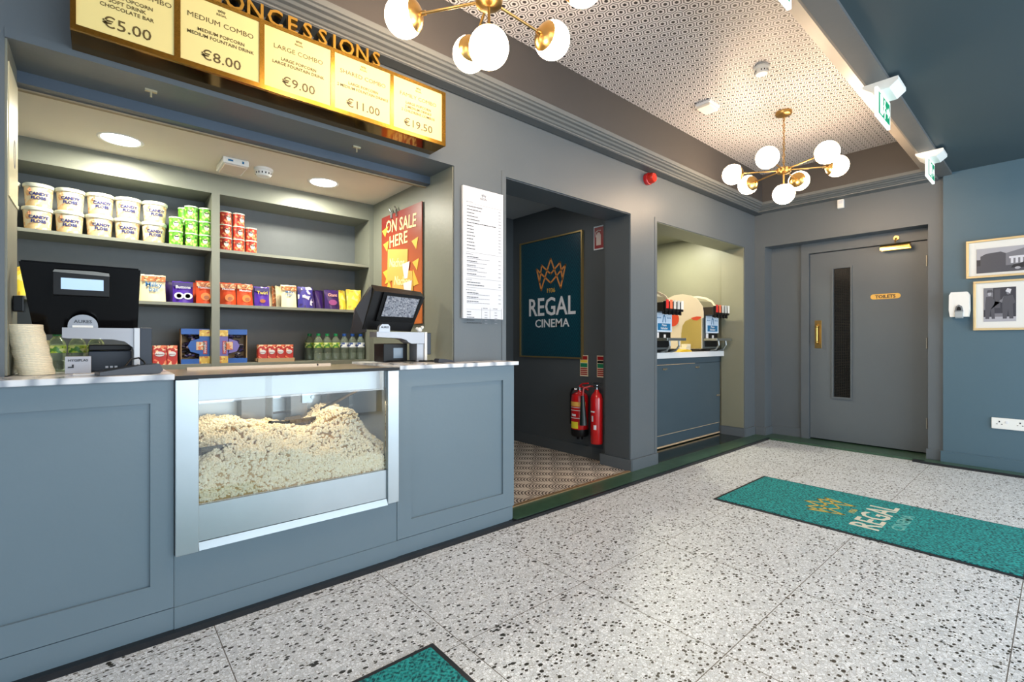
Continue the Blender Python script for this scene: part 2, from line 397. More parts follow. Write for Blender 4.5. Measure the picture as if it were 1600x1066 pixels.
# roller shutter head inside kiosk opening
struct('trim_7', MB().box(-.243, 1.576, 2.60, 2.66, 2.085, 2.135), mat('shutter_head_paint', (72, 84, 98), .45, noise=.1))
struct('trim_8', MB().box(-.243, 1.576, 2.655, 2.675, 2.078, 2.12), mat('chipped_edge', (150, 132, 104), .6, noise=.3, nscale=20))
# kiosk room
struct('wall_kiosk_right', MB().box(1.576, 1.64, WT, 3.75, 0, 2.15), PAINT_KIOSK)
struct('wall_kiosk_left', MB().box(-.65, -.60, WT, 3.75, 0, 2.15), PAINT_KIOSK)
struct('wall_kiosk_back', MB().box(-.65, 1.64, 3.70, 3.76, 0, 2.15), PAINT_KIOSK_SHADED)
struct('ceiling_kiosk', MB().box(-.65, 1.64, 2.605, 3.76, 2.133, 2.18), WHITE_CEIL)
# inner faces of the kiosk opening, lined
struct('trim_9', MB().box(1.570, 1.576, 2.35, 2.605, .982, 2.13).box(-.243, -.237, 2.35, 2.605, .982, 2.13), PAINT_KIOSK)
struct('trim_16', MB().box(5.479, 5.485, 2.352, 2.605, .12, 2.155).box(3.716, 5.479, 2.352, 2.605, 2.149, 2.155), PAINT_NICHE)
struct('trim_17', MB().box(3.324, 3.33, 2.352, 2.605, .12, 2.155).box(1.975, 3.324, 2.352, 2.605, 2.149, 2.155), PAINT_DARK)
# passage
struct('wall_passage_side', MB().box(3.42, 3.50, WT, 3.95, 0, 2.46), PAINT_DARK)
struct('wall_passage_column', MB().box(3.37, 3.42, WT, 2.66, 0, 2.43), PAINT_DARK)
struct('wall_passage_back', MB().box(1.64, 3.5, 3.93, 4.0, 0, 2.46), PAINT_DARK)
struct('wall_passage_left', MB().box(1.90, 1.975, WT, 3.93, 0, 2.46), PAINT_DARK)
struct('ceiling_passage', MB().box(1.64, 3.5, WT, 4.0, 2.43, 2.48), GREY_CEIL)
# niche
struct('wall_niche_right', MB().box(5.50, 5.60, WT, 3.62, 0, 2.4), PAINT_NICHE)
struct('wall_niche_back', MB().box(3.65, 5.6, 3.60, 3.66, 0, 2.4), PAINT_NICHE)
struct('wall_niche_left', MB().box(3.64, 3.716, WT, 3.62, 0, 2.4), PAINT_NICHE)
struct('ceiling_niche', MB().box(3.64, 5.6, WT, 3.66, 2.35, 2.4), PAINT_NICHE)
# door wall
dw = MB().box(XD, 6.05, 2.235, 2.40, 0, 2.62).box(XD, 6.05, .55, .812, 0, 2.62).box(XD, 6.05, .812, 2.235, 2.176, 2.62)
dw.box(5.955, 6.05, 1.915, 2.235, 0, 2.176)
struct('wall_end', dw, PAINT)
struct('light_block_end', MB().box(6.05, 6.12, .5, 2.45, -.1, 2.62), PAINT_DARK)  # unseen panel added behind the door to stop light leaking under it
struct('wall_right', MB().box(5.73, 5.80, -2.7, .705, 0, 2.62), PAINT_BLUE)
# walls behind the camera with the glazed entrance
struct('wall_back', MB().box(-3.1, -3.0, -2.7, 2.7, 0, .4).box(-3.1, -3.0, -2.7, 2.7, 2.5, 3.0), PAINT_BLUE)
en = MB().box(-3.1, 6.2, -2.75, -2.65, 2.45, 2.9)
for x in (-3, -1.5, .1, 1.7, 3.3, 4.9, 5.8): en.box(x, x + .07, -2.74, -2.68, 0, 2.45)
struct('wall_entrance', en, PAINT_DARK)
# skirtings
sk = MB()
for x0, x1 in ((3.325, 3.716), (5.485, 5.74)): sk.box(x0, x1, W - .015, W, .02, .115)
sk.box(3.315, 3.33, W - .015, WT + .05, .022, .115)
struct('baseboard_left', sk, PAINT)
struct('baseboard_passage', MB().box(3.405, 3.42, 2.66, 3.93, .022, .13).box(3.355, 3.37, WT, 2.675, .022, .115).box(1.975, 3.42, 3.915, 3.93, .022, .13), PAINT_DARK)
struct('baseboard_niche', MB().box(5.485, 5.50, WT, 3.6, .02, .115).box(5.47, 5.485, W - .01, WT, .02, .115), PAINT)
struct('baseboard_end', MB().box(5.745, XD, 2.235, 2.33, .02, .11).box(5.75, 5.94, 2.22, 2.235, .02, .11).box(5.94, 5.955, 1.915, 2.235, .02, .115).box(5.75, 5.95, .812, .824, .02, .11).box(5.745, XD, .715, .824, .02, .11), PAINT)
struct('baseboard_right', MB().box(5.715, 5.73, -2.7, .72, .02, .115).box(5.713, 5.73, -2.7, .72, .103, .107), PAINT_BLUE)
# ceilings
struct('ceiling', MB().box(-3, 5.76, .80, 2.17, 2.93, 3.0), HEX)
struct('ceiling_entrance', MB().box(-3, 5.9, -2.7, .66, 2.60, 2.66), PAINT_TEAL)
struct('trim_10', MB().box(-3, 5.75, 2.172, 2.345, 2.615, 2.99).box(5.528, 5.75, .80, 2.172, 2.615, 2.99), mat('tray_fascia_paint', (66, 63, 62), .5, noise=.05))
def cpf(w0, dirn, dep):
    P_ = [(0, 2.558), (.087, 2.558), (.088, 2.566), (.10, 2.569), (.11, 2.578), (.13, 2.581), (.14, 2.590), (.16, 2.592), (.168, 2.600), (.18, 2.602), (.18, 2.63), (0, 2.63)]
    return [(w0 - a * dep / .18, z) for a, z in P_]
struct('trim_11', MB().prism(cpf(W, -1, .18), 'x', -3, XD), PAINT_CORN)
mbc = MB(); pts = cpf(XD, -1, .24)
mbc.prism([(a, z) for a, z in pts], 'y', .74, W); struct('trim_12', mbc, PAINT_CORN)
struct('trim_13', MB().box(-3, XD, 2.262, 2.335, 2.552, 2.559), PAINT_DARK)
struct('trim_14', MB().prism([(.645, 2.58), (.745, 2.58), (.745, 2.75), (.645, 2.75)], 'x', -3, XD), BEAM)
struct('trim_15', MB().prism([(.745, 2.583), (.757, 2.583), (.822, 2.612), (.822, 2.98), (.745, 2.98)], 'x', -3, XD), BEAM_LIT)  # bevel shaped to catch the chandelier light

# ================================================================ DOOR
dr = bpy.data.objects.new('door_1', None); COL.objects.link(dr); dr.location = (5.955, 1.34, .02); dr['kind'] = 'structure'
DX = 5.955
fr = MB().box(5.925, 6.04, 1.837, 1.915, .02, 2.176).box(5.925, 6.04, .812, .842, .02, 2.176).box(5.925, 6.04, .842, 1.837, 2.064, 2.176)
obj('door_frame', fr, PAINT, dr, True)
lf = MB().box(DX, 6.0, .845, 1.455, .035, 2.058).box(DX, 6.0, 1.612, 1.834, .035, 2.058).box(DX, 6.0, 1.455, 1.612, .035, .503).box(DX, 6.0, 1.455, 1.612, 1.873, 2.058)
obj('door_leaf', lf, PAINT, dr, True)
bd = MB().box(DX - .012, DX + .01, 1.443, 1.457, .485, 1.89).box(DX - .012, DX + .01, 1.61, 1.626, .485, 1.89).box(DX - .012, DX + .01, 1.457, 1.61, .485, .502).box(DX - .012, DX + .01, 1.457, 1.61, 1.874, 1.89)
obj('glazing_bead', bd, PAINT, dr, True)
gm, gb, gN = base('wired_glass', .15); _, gs = gN.xyz()
def gl(c): return gN.m('LESS_THAN', gN.m('FRACT', gN.m('MULTIPLY', gN.m('ADD', c, 10), 60)), .12)
gN.L.new(gN.mix(gN.m('MAXIMUM', gl(gs[1]), gl(gs[2])), lin((9, 11, 14)), lin((62, 58, 50))), gb.inputs['Base Color'])
obj('wired_glass_pane', MB().box(DX + .012, DX + .02, 1.45, 1.62, .50, 1.88), gm, dr, True)
hp = obj('push_plate', MB().box(DX - .004, DX, 1.722, 1.788, 1.02, 1.325, .002), BRASS, dr, True)
obj('pull_handle', MB().tube([(DX - .004, 1.755, 1.075), (DX - .045, 1.755, 1.085), (DX - .045, 1.755, 1.26), (DX - .004, 1.755, 1.27)], .010).sphere((DX - .045, 1.755, 1.085), .016).sphere((DX - .045, 1.755, 1.26), .016), GOLD, dr, True, True)
for z in (.32, 1.08, 1.86):
    h = obj('hinge', MB().cyl((DX - .034, .843, z - .05), (DX - .034, .843, z + .05), .007, seg=10), mat('dull_hinge', (160, 155, 145), .4, .7), dr, True)
SGB = mat('sign_brass', (222, 180, 96), .5, .6)
sg = MB().plate(rect(-.095, .095, -.026, .026) , (DX - .003, 1.165, 1.548), '-x', .002).plate(disc(-.095, 0, .026, 12, 90, 270), (DX - .003, 1.165, 1.548), '-x', .002).plate(disc(.095, 0, .026, 12, -90, 90), (DX - .003, 1.165, 1.548), '-x', .002)
ts = tag(obj('toilets_sign', sg, SGB), 'rounded brass TOILETS plate fixed on the grey door', 'sign')
obj('lettering', MB().text('TOILETS', .044, (DX - .0065, 1.165, 1.532), '-x', .001, bold=.025), INK, ts)
pl = thing('picture_light', 'brass picture light fixed to the head of the toilets door', 'wall light', (5.925, 1.07, 2.09))
obj('mounting_arm', MB().cyl((5.925, 1.07, 2.11), (5.905, 1.07, 2.11), .022).tube([(5.905, 1.07, 2.11), (5.87, 1.07, 2.10), (5.86, 1.07, 2.06)], .006), BRASS, pl, True, True)
M_ = MB().prism(disc(5.87, 2.015, .036, 14, 0, 180) + [(5.834, 1.995), (5.84, 1.995), (5.84, 2.01), (5.90, 2.01), (5.90, 1.995), (5.906, 1.995)], 'y', .955, 1.185)
obj('brass_shade', M_, GOLD, pl, True)
obj('lamp_tube', MB().cyl((5.868, .965, 2.008), (5.868, 1.175, 2.008), .010), mat('tube_lit', (255, 240, 210), .3, emit=5), pl, True)

# ================================================================ COUNTER
ct = thing('serving_counter', 'long blue-grey panelled serving counter below the concessions opening', 'counter', (.8, 2.4, 0))
F = 2.187
c_ = MB().box(-2.4, .210, F, 2.34, .022, .955).box(-.24, .210, 2.34, 2.72, .022, .955)
obj('left_carcass', c_, PAINT_COUNTER, ct, True)
obj('right_carcass', MB().box(1.124, 1.897, F, 2.34, .022, .955).box(1.124, 1.570, 2.34, 2.72, .022, .955), PAINT_COUNTER, ct, True)
obj('apron', MB().box(.2115, 1.1225, 2.178, 2.72, .022, .296), PAINT_COUNTER, ct, True)
def shaker(mb, x0, x1, z0, z1, px0, px1, pz0, pz1):
    y0, y1 = 2.175, F
    mb.box(x0, px0, y0, y1, z0, z1).box(px1, x1, y0, y1, z0, z1).box(px0, px1, y0, y1, z0, pz0).box(px0, px1, y0, y1, pz1, z1)
for a_ in ((-2.4, -.92, .105, .955, -2.3, -1.02, .204, .872), (-.917, .210, .105, .955, -.86, .14, .204, .872), (1.124, 1.897, .105, .955, 1.204, 1.812, .192, .868)):
    fr = MB(); shaker(fr, *a_); obj('panel_frame', fr, PAINT_COUNTER, ct, True)
obj('plinth', MB().box(-2.4, .2105, 2.176, F, .022, .102).box(.2115, 1.1225, 2.172, 2.178, .022, .102).box(1.1235, 1.86, 2.176, F, .022, .102).box(1.863, 1.885, 2.18, F, .022, .102), PAINT_COUNTER, ct, True)
tag(obj('worktop', MB().box(-2.4, .2105, 2.145, 2.343, .956, .978, .003).box(-.236, .2105, 2.343, 2.74, .956, .978)
        , MARBLE), 'white marble worktop on the left half of the serving counter', 'worktop')
tag(obj('worktop', MB().box(1.124, 1.912, 2.145, 2.343, .956, .978, .003).box(1.124, 1.568, 2.343, 2.74, .956, .978), MARBLE),
    'white marble worktop right of the popcorn cabinet', 'worktop')
# popcorn cabinet
pc = thing('popcorn_cabinet', 'stainless steel popcorn display cabinet with glass front built into counter', 'display cabinet', (.667, 2.4, .3))
a0, a1 = .2125, 1.1215
obj('left_post', MB().box(a0, .286, 2.150, 2.20, .298, .955, .002), STEEL, pc, True)
obj('right_post', MB().box(1.062, a1, 2.150, 2.20, .305, .955, .002), STEEL, pc, True)
obj('kick_panel', MB().box(.287, 1.061, 2.163, 2.19, .332, .470), STEEL, pc, True)
obj('bottom_rail', MB().prism([(2.148, .302), (2.19, .302), (2.19, .330), (2.160, .330)], 'x', .287, 1.061), STEEL, pc, True)
obj('glass_pane', MB().box(.287, 1.061, 2.172, 2.177, .471, .955), GLASS, pc, True)
obj('top_beam', MB().box(.287, 1.061, 2.235, 2.30, .862, .955, .003), mat('beam_steel', (146, 157, 162), .45, .6, noise=.12, nscale=20), pc, True)
sh = MB().box(a0, a1, 2.70, 2.715, .298, .955).box(a0, .222, 2.2, 2.7, .298, .955).box(1.112, a1, 2.2, 2.7, .298, .955).box(.222, 1.112, 2.2, 2.7, .298, .31)
obj('liner', sh, STEEL, pc, True)
rb = MB()
for z in (.60, .72, .80): rb.box(.222, 1.112, 2.69, 2.70, z, z + .012)
obj('liner_rib', rb, CHROME, pc, True)
ps = MB().box(.52, .66, 2.60, 2.69, .45, .90).box(.745, .825, 2.60, 2.69, .45, .90).box(.93, 1.05, 2.60, 2.69, .45, .90)
obj('chute_plate', ps, STEEL_D, pc, True)
obj('hanging_bracket', MB().box(.69, .735, 2.24, 2.26, .82, .90).cyl((.735, 2.235, .845), (.735, 2.26, .845), .008, seg=10), STEEL, pc, True)
obj('brace', MB().tube([(.90, 2.62, .73), (1.08, 2.3, .90)], .008), STEEL_D, pc, True)
tpp = MB().box(a0, a1, 2.150, 2.30, .956, .962).box(a0, a1, 2.150, 2.158, .962, .972)
obj('black_edge', MB().box(a0, a1, 2.148, 2.156, .956, .970), BLACKM, pc, True)
obj('top_shelf', MB().box(a0, a1, 2.157, 2.742, .956, .966), mat('scratched_steel_reflection', (176, 160, 140), .28, .85, noise=.2, nscale=15), pc, True)  # brownish reflection painted into the steel's colour
obj('back_rail', MB().box(.30, .95, 2.60, 2.615, .966, .980), mat('rail_steel', (170, 150, 130), .35, .8), pc, True)
obj('screw', MB().cyl((.88, 2.599, .976), (.88, 2.603, .976), .004, seg=8).cyl((.88, 2.599, .972), (.88, 2.603, .972), .004, seg=8), BLACKM, pc, True)
area('popcorn_cabinet_lamp', (.67, 2.45, .945), (0, 0, 0), .7, .12, 2.2, (1, .86, .62))
# popcorn heap
def ph(x, y):
    t = (x - .22) / .89
    back = .70 + .035 * math.exp(-((t - .22) / .16) ** 2) - .03 * math.exp(-((t - .60) / .1) ** 2) + .05 * math.exp(-((t - .80) / .09) ** 2) - .12 * max(0, t - .88) / .12
    s = min(1, max(0, (y - 2.18) / .22))
    front = .60 + .03 * math.sin(t * 6) - .10 * max(0, t - .55) - .04 * max(0, .12 - t) / .12
    return front * (1 - s) + back * s + .012 * math.sin(x * 37) * math.sin(y * 31)
hb = MB(); nx, ny = 50, 28; g = []
for i in range(nx + 1):
    g.append([hb.bm.verts.new((.225 + .884 * i / nx, 2.186 + .50 * j / ny, ph(.225 + .884 * i / nx, 2.186 + .50 * j / ny) - .012)) for j in range(ny + 1)])
for i in range(nx):
    for j in range(ny): hb.bm.faces.new((g[i][j], g[i + 1][j], g[i + 1][j + 1], g[i][j + 1]))
bot = [hb.bm.verts.new((g[i][0].co.x, 2.186, .47)) for i in range(nx + 1)]
for i in range(nx): hb.bm.faces.new((bot[i], bot[i + 1], g[i + 1][0], g[i][0]))
ico = bmesh.new(); bmesh.ops.create_icosphere(ico, subdivisions=1, radius=1); IV = [v.co.copy() for v in ico.verts]; IF = [[v.index for v in f.verts] for f in ico.faces]; ico.free()
V = [v.co[:] for v in hb.bm.verts]; hb.bm.verts.index_update(); FC = [[v.index for v in f.verts] for f in hb.bm.faces]
NB = len(FC)
def kernel(x, y, z):
    for k in range(3):
        r = random.uniform(.0040, .0068); cx, cy, cz = x + random.uniform(-.005, .005), y + random.uniform(-.004, .004), z + random.uniform(-.005, .005)
        n = len(V); sx, sy, sz = (random.uniform(.7, 1.25) for _ in range(3))
        V.extend((cx + p.x * r * sx, max(cy + p.y * r * sy, 2.1795), cz + p.z * r * sz) for p in IV); FC.extend([[n + q for q in f] for f in IF])
for i in range(4200): # surface
    x = random.uniform(.232, 1.102); y = 2.19 + .48 * random.random() ** 1.2; kernel(x, y, ph(x, y))
for i in range(2700): # against the glass
    x = random.uniform(.292, 1.056); zt = ph(x, 2.186); kernel(x, random.uniform(2.186, 2.192), random.uniform(.478, zt))
hb.bm.free()
pm = bpy.data.meshes.new('popcorn'); pm.from_pydata(V, [], FC); pm.update(); pm.materials.append(POPCORN); pm.materials.append(mat('popcorn_gap_shade', (186, 150, 92), .8))  # darker base colour paints the shade in gaps between kernels
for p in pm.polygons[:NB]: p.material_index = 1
for p in pm.polygons: p.use_smooth = True
po = bpy.data.objects.new('popcorn', pm); COL.objects.link(po); po['kind'] = 'stuff'; tag(po, 'heap of buttery popcorn filling the steel glass-fronted cabinet', 'popcorn')
def scoop(loc, rz, label):
    t = thing('popcorn_scoop', label, 'scoop', loc, rz, 'steel popcorn scoops')
    pts = []
    m_ = MB(); n = 8; L = .13
    rows = []
    for k, (x, r) in enumerate(((0, .02), (.02, .045), (L, .055))):
        rows.append([m_.bm.verts.new((x, r * math.cos(math.pi + math.pi * i / n), .05 + r * math.sin(math.pi + math.pi * i / n))) for i in range(n + 1)])
    for a, b in zip(rows, rows[1:]):
        for i in range(n): m_.bm.faces.new((a[i], a[i + 1], b[i + 1], b[i]))
    m_.bm.faces.new(rows[0])
    o = obj('blade', m_, STEEL_D, t, smooth=False); md = o.modifiers.new('th', 'SOLIDIFY'); md.thickness = .002
    obj('handle', MB().cyl((-.001, 0, .03), (-.10, 0, .045), .010, .012), BLACKM, t)
scoop((.275, 2.27, .628), math.radians(14), 'dark metal scoop stuck in the left of the popcorn')
scoop((.70, 2.50, .665), math.radians(25), 'dark metal scoop buried behind the middle popcorn dip')

# ================================================================ SHELVING
su = thing('shelving_unit', 'grey painted back shelving behind the concessions counter', 'shelving', (.5, 3.55, .9))
SF = 3.43
obj('header', MB().box(-.6, 1.576, SF, 3.46, 2.012, 2.133).box(-.6, 1.576, 3.46, 3.70, 2.012, 2.03), PAINT_KIOSK, su, True)
obj('divider', MB().box(.523, .566, SF, 3.695, .926, 2.012), PAINT_KIOSK, su, True)
obj('end_panel', MB().box(1.541, 1.576, SF, 3.70, .95, 2.012), PAINT_KIOSK, su, True)
for n_, (z0, z1) in enumerate(((1.655, 1.673), (1.312, 1.330), (.925, .960))):
    d = SF + (.045 if n_ else 0) * 0
    obj('shelf', MB().box(-.6, .523, SF + .004, 3.70, z0, z1).box(.566, 1.541, SF + .004, 3.70, z0, z1), PAINT_KIOSK, su, True)
obj('base_cupboard', MB().box(-.6, 1.576, SF + .02, 3.70, .0, .924), PAINT_DARK, su, True)

# candy floss tubs
TUBM = mat('tub_plastic', (236, 228, 206), .35, noise=.05)
LIDM = mat('tub_lid', (200, 202, 186), .3)
DEC = speckle('tub_print', (212, 203, 176), (214, 184, 136), (206, 160, 116), 60)
def tub():
    t = thing('candy_floss_tub', '', 'tub', (0, 0, 0), 0, 'candy floss tubs on the top shelf')
    obj('tub_body', MB().lathe([(.048, 0), (.050, .002), (.056, .098), (.056, .105)]), DEC, t, smooth=True)
    obj('lid', MB().lathe([(.0605, .100), (.0615, .102), (.0615, .116), (.058, .119), (.0, .119)]), LIDM, t, smooth=True)
    m_ = MB().text('CANDY', .021, (0.004, -.0555, .058), '-y', .0008, bold=.04).text('FLOSS', .021, (.004, -.0545, .037), '-y', .0008, bold=.04)
    for v in m_.bm.verts:
        v.co.y = -math.sqrt(max(0, .0560 ** 2 - v.co.x ** 2)) - .001 + (v.co.y + .055) * .5 + (0.098 - v.co.z) * .04
    obj('lettering', m_, mat('navy_ink', (24, 36, 104), .5), t)
    m_ = MB().stroke([(-.036, .082), (-.029, .09), (-.022, .082), (-.029, .074), (-.036, .082)], .004, (0, -.046, 0), '-y', .004)
    obj('swirl_print', m_, mat('salmon_ink', (206, 140, 100), .5), t)
    return t
t0 = tub(); first = True
cols = [-.372, -.2435, -.122, 0.0, .121, .243]; names = ['partly hidden leftmost', 'second', 'third', 'fourth', 'fifth', 'rightmost']
for i, x in enumerate(cols):
    for lv in (0, 1):
        lab = 'white candy floss tub, %s of the %s stack on top shelf' % (('lower', 'upper')[lv], names[i])
        x_ = x + (.004 if lv else 0); zz = 1.673 + lv * .120
        if first: t0.location = (x_, 3.505, zz); t0['label'] = lab; first = False
        else: dup(t0, (x_, 3.505, zz), random.uniform(-.08, .12), lab)
# crisp cans
def can(color, c2, nm):
    t = thing('crisp_can', '', 'can', (0, 0, 0), 0, nm + ' crisp cans on the top shelf')
    obj('can_body', MB().lathe([(.034, 0), (.034, .076)], seg=20), speckle(nm + '_can_print', color, c2, tuple(int(v * .7) for v in color), 70), t, smooth=True)
    obj('lid', MB().lathe([(.0355, .0755), (.0355, .082), (.0, .082)], seg=20), mat('can_lid', (216, 226, 206), .3), t, smooth=True)
    obj('label_patch', MB().lathe([(.0345, .018), (.0345, .055)], seg=20).xf(Matrix.Identity(4)) if 0 else MB().plate(disc(0, .040, .013, 12, ry=.016), (0, -.0325, 0), '-y', .003), mat('label_cream', (236, 220, 190), .5), t)
    obj('moustache_print', MB().plate(disc(-.005, .048, .006, 8, ry=.004) , (0, -.0352, 0), '-y', .0012).plate(disc(.005, .048, .006, 8, ry=.004), (0, -.0352, 0), '-y', .0012), INK, t)
    return t
gc = can((96, 176, 44), (190, 220, 110), 'green'); rc = can((190, 52, 34), (232, 150, 96), 'red')
G_ = [(.3465, 0, 'front left', 3.475), (.3465, 1, 'front left', 3.475), (.425, 0, 'middle', 3.49), (.425, 1, 'middle', 3.49), (.425, 2, 'middle', 3.49), (.498, 0, 'right', 3.49), (.498, 1, 'right', 3.49), (.498, 2, 'right', 3.49), (.40, 2, 'rear', 3.565)]
lv_n = ['bottom', 'second', 'third']
for k, (x, l, c, yy) in enumerate(G_):
    lab = 'green crisp can, %s of the %s stack left of shelf divider' % (lv_n[l], c)
    lab = lab if c != 'rear' else 'green crisp can on top of the rear stack left of divider'
    if k == 0: gc.location = (x, yy, 1.673); gc['label'] = lab
    else: dup(gc, (x, yy, 1.673 + l * .0825), random.uniform(-.5, .5), lab)
dup(gc, (.40, 3.565, 1.673), .1, 'green crisp can at bottom of the rear stack left of divider'); dup(gc, (.40, 3.565, 1.7555), .2, 'green crisp can second in the rear stack left of divider')
R_ = [(.606, 0), (.606, 1), (.606, 2), (.680, 0), (.680, 1), (.680, 2), (.752, 0), (.752, 1)]
for k, (x, l) in enumerate(R_):
    lab = 'red crisp can, %s of the %s stack right of shelf divider' % (lv_n[l], {.606: 'left', .680: 'middle', .752: 'right'}[x])
    if k == 0: rc.location = (x, 3.49, 1.673); rc['label'] = lab
    else: dup(rc, (x, 3.49, 1.673 + l * .0825), random.uniform(-.4, .4), lab)
# pouches
def pouch(x, w_, h_, base_m, top_m, words, label, y=3.49, lean=.10, wc=None, rz=0, z=1.330, art=None, group=None):
    t = thing('snack_pouch', label, 'pouch', (x, y, z), rz, group)
    m_ = MB(); nx_, nz = 8, 10; F_, B_ = [], []
    for j in range(nz + 1):
        v = j / nz; th = .022 * (1 - v) ** .6 * 1.0 + .001 if v > .1 else .022
        fr_, bk = [], []
        for i in range(nx_ + 1):
            u = i / nx_ * 2 - 1; tt = th * (1 - u * u * .9); ww = w_ / 2 * (1 - .05 * math.sin(v * math.pi))
            yy = lean * v * h_
            fr_.append(m_.bm.verts.new((u * ww, yy - tt + .0015 * math.sin(u * 9 + v * 7), v * h_ + (.003 * math.sin(u * 8 + x * 9) if j == nz else 0)))); bk.append(m_.bm.verts.new((u * ww, yy + tt, v * h_)))
        F_.append(fr_); B_.append(bk)
    for j in range(nz):
        for i in range(nx_):
            m_.bm.faces.new((F_[j][i], F_[j][i + 1], F_[j + 1][i + 1], F_[j + 1][i])); m_.bm.faces.new((B_[j][i + 1], B_[j][i], B_[j + 1][i], B_[j + 1][i + 1]))
        m_.bm.faces.new((F_[j][0], F_[j + 1][0], B_[j + 1][0], B_[j][0])); m_.bm.faces.new((F_[j][nx_], B_[j][nx_], B_[j + 1][nx_], F_[j + 1][nx_]))
    for i in range(nx_): m_.bm.faces.new((F_[0][i + 1], F_[0][i], B_[0][i], B_[0][i + 1])); m_.bm.faces.new((F_[nz][i], F_[nz][i + 1], B_[nz][i + 1], B_[nz][i]))
    obj('bag', m_, base_m, t, smooth=True)
    def yf(zz): v = zz / h_; return lean * zz - .024 * max(0, 1 - v) ** .6 - .004
    if top_m: obj('top_band', MB().prism([(-w_ / 2 + .003, h_ * .76), (w_ / 2 - .003, h_ * .76), (w_ / 2 - .003, h_ * .95), (-w_ / 2 + .003, h_ * .95)], 'y', yf(h_ * .76) - .001, yf(h_ * .9) + .006), top_m, t)
    for s_, fz, dz in words:
        obj('lettering', MB().text(s_, fz, (0, yf(dz) - .0015, dz), '-y', .0008), wc or OFFW, t)
    if art:
        for (cx, cz, rx, rzz, mm) in art: obj('printed_picture', MB().plate(disc(cx, cz, rx, 16, ry=rzz), (0, yf(cz) - .001, 0), '-y', .0012), mm, t)
    return t
PCREAM = mat('pouch_cream', (232, 216, 176), .35); PPUR = mat('pouch_purple', (74, 40, 150), .3, noise=.1, nscale=30); PDP = mat('pouch_dark_purple', (48, 24, 88), .3, noise=.15, nscale=30)
PRED = mat('pouch_orange_red', (204, 72, 34), .32, noise=.12, nscale=30); PYEL = speckle('pouch_yellow', (226, 204, 66), (238, 222, 130), (200, 160, 60), 40)
BROWN = mat('toffee_brown', (170, 92, 40), .4); ORG = mat('pouch_orange', (226, 130, 46), .4); BL = mat('blue_letters', (40, 110, 170), .4); SPK = speckle('toffee_print', (190, 110, 56), (226, 180, 130), (120, 60, 30), 110)
gb_ = 'sweet pouches on the middle shelf'
pouch(.24, .118, .158, PCREAM, SPK, [('Milky', .038, .088), ('bar', .038, .060)], 'tall cream pouch lettered Milky bar beside the left till', wc=BL, group=gb_)
pouch(.205, .10, .155, PCREAM, None, [], 'plain cream pouch half hidden behind the Milky bar pouch', y=3.55, group=gb_)
pouch(.383, .105, .130, PPUR, PDP, [('Buttons', .024, .088)], 'violet pouch of chocolate buttons left of shelf divider', group=gb_, art=[(-.022, .042, .024, .020, OFFW), (.022, .042, .024, .020, OFFW), (-.022, .042, .013, .013, BROWN), (.022, .042, .013, .013, BROWN)])
pouch(.345, .09, .132, PDP, None, [], 'dark violet pouch peeking out left behind buttons pouch', y=3.55, group=gb_)
pouch(.493, .088, .142, PRED, SPK, [('Munchies', .0185, .095)], 'orange-red Munchies pouch just left of shelf divider', group=gb_, art=[(.004, .045, .026, .024, ORG), (.008, .040, .014, .012, BROWN)])
pouch(.46, .08, .135, PRED, None, [], 'orange-red pouch tucked behind the leftmost Munchies pouch', y=3.55, group=gb_)
pouch(.622, .092, .142, PRED, SPK, [('Munchies', .0185, .095)], 'orange-red Munchies pouch just right of shelf divider', group=gb_, art=[(.004, .045, .026, .024, ORG), (.008, .040, .014, .012, BROWN)])
pouch(.717, .096, .142, PRED, SPK, [('Munchies', .0185, .092)], 'orange-red Munchies pouch next to the violet Twirl pouch', rz=.08, group=gb_, art=[(.004, .045, .026, .024, ORG), (.008, .040, .014, .012, BROWN)])
pouch(.818, .094, .130, PPUR, PDP, [('Twirl', .030, .080)], 'violet Twirl pouch with yellow lettering', wc=YEL, group=gb_, art=[(0, .035, .018, .012, BROWN)])
for i, x in enumerate((.925, .945, .962)): pouch(x, .09, .150, (PCREAM, SPK, PCREAM)[i], None, [], 'pale pouch, %s of three leaning behind the blue-lettered cream pouch' % ('first', 'second', 'third')[i], y=3.60 - .025 * i, rz=.25, group=gb_)
pouch(.988, .100, .155, PCREAM, SPK, [('Milky', .024, .098), ('bar', .024, .078)], 'cream Milky bar pouch in the right-hand shelf bay', wc=BL, group=gb_)
pouch(1.098, .104, .150, speckle('pouch_blue_mix', (52, 44, 130), (226, 214, 220), (40, 30, 90), 45), None, [('Dairy', .024, .075)], 'dark blue and white pouch right of the cream pouch', group=gb_)
for i, x in enumerate((1.19, 1.215)): pouch(x, .07, .138, PDP, None, [], 'dark violet pouch, %s of two behind the Giant pouch' % ('first', 'second')[i], y=3.57 - .03 * i, rz=.3, group=gb_)
pouch(1.283, .108, .142, PDP, None, [('Giant', .030, .095)], 'dark violet pouch with pale lettering, right shelf bay', wc=mat('peach_letters', (236, 180, 160), .4), group=gb_, art=[(0, .05, .03, .02, mat('mauve', (150, 70, 130), .4))])
for i, x in enumerate((1.36, 1.385)): pouch(x, .07, .150, PYEL, None, [], 'yellow pouch, %s of two edge-on behind the front yellow pouch' % ('first', 'second')[i], y=3.57 - .03 * i, rz=.3, group=gb_)
pouch(1.45, .115, .155, PYEL, None, [], 'plump yellow pouch at the right end of the shelf', group=gb_)
pouch(-.30, .07, .15, PYEL, None, [], 'yellow pouch at far left partly behind the left till', group=gb_)

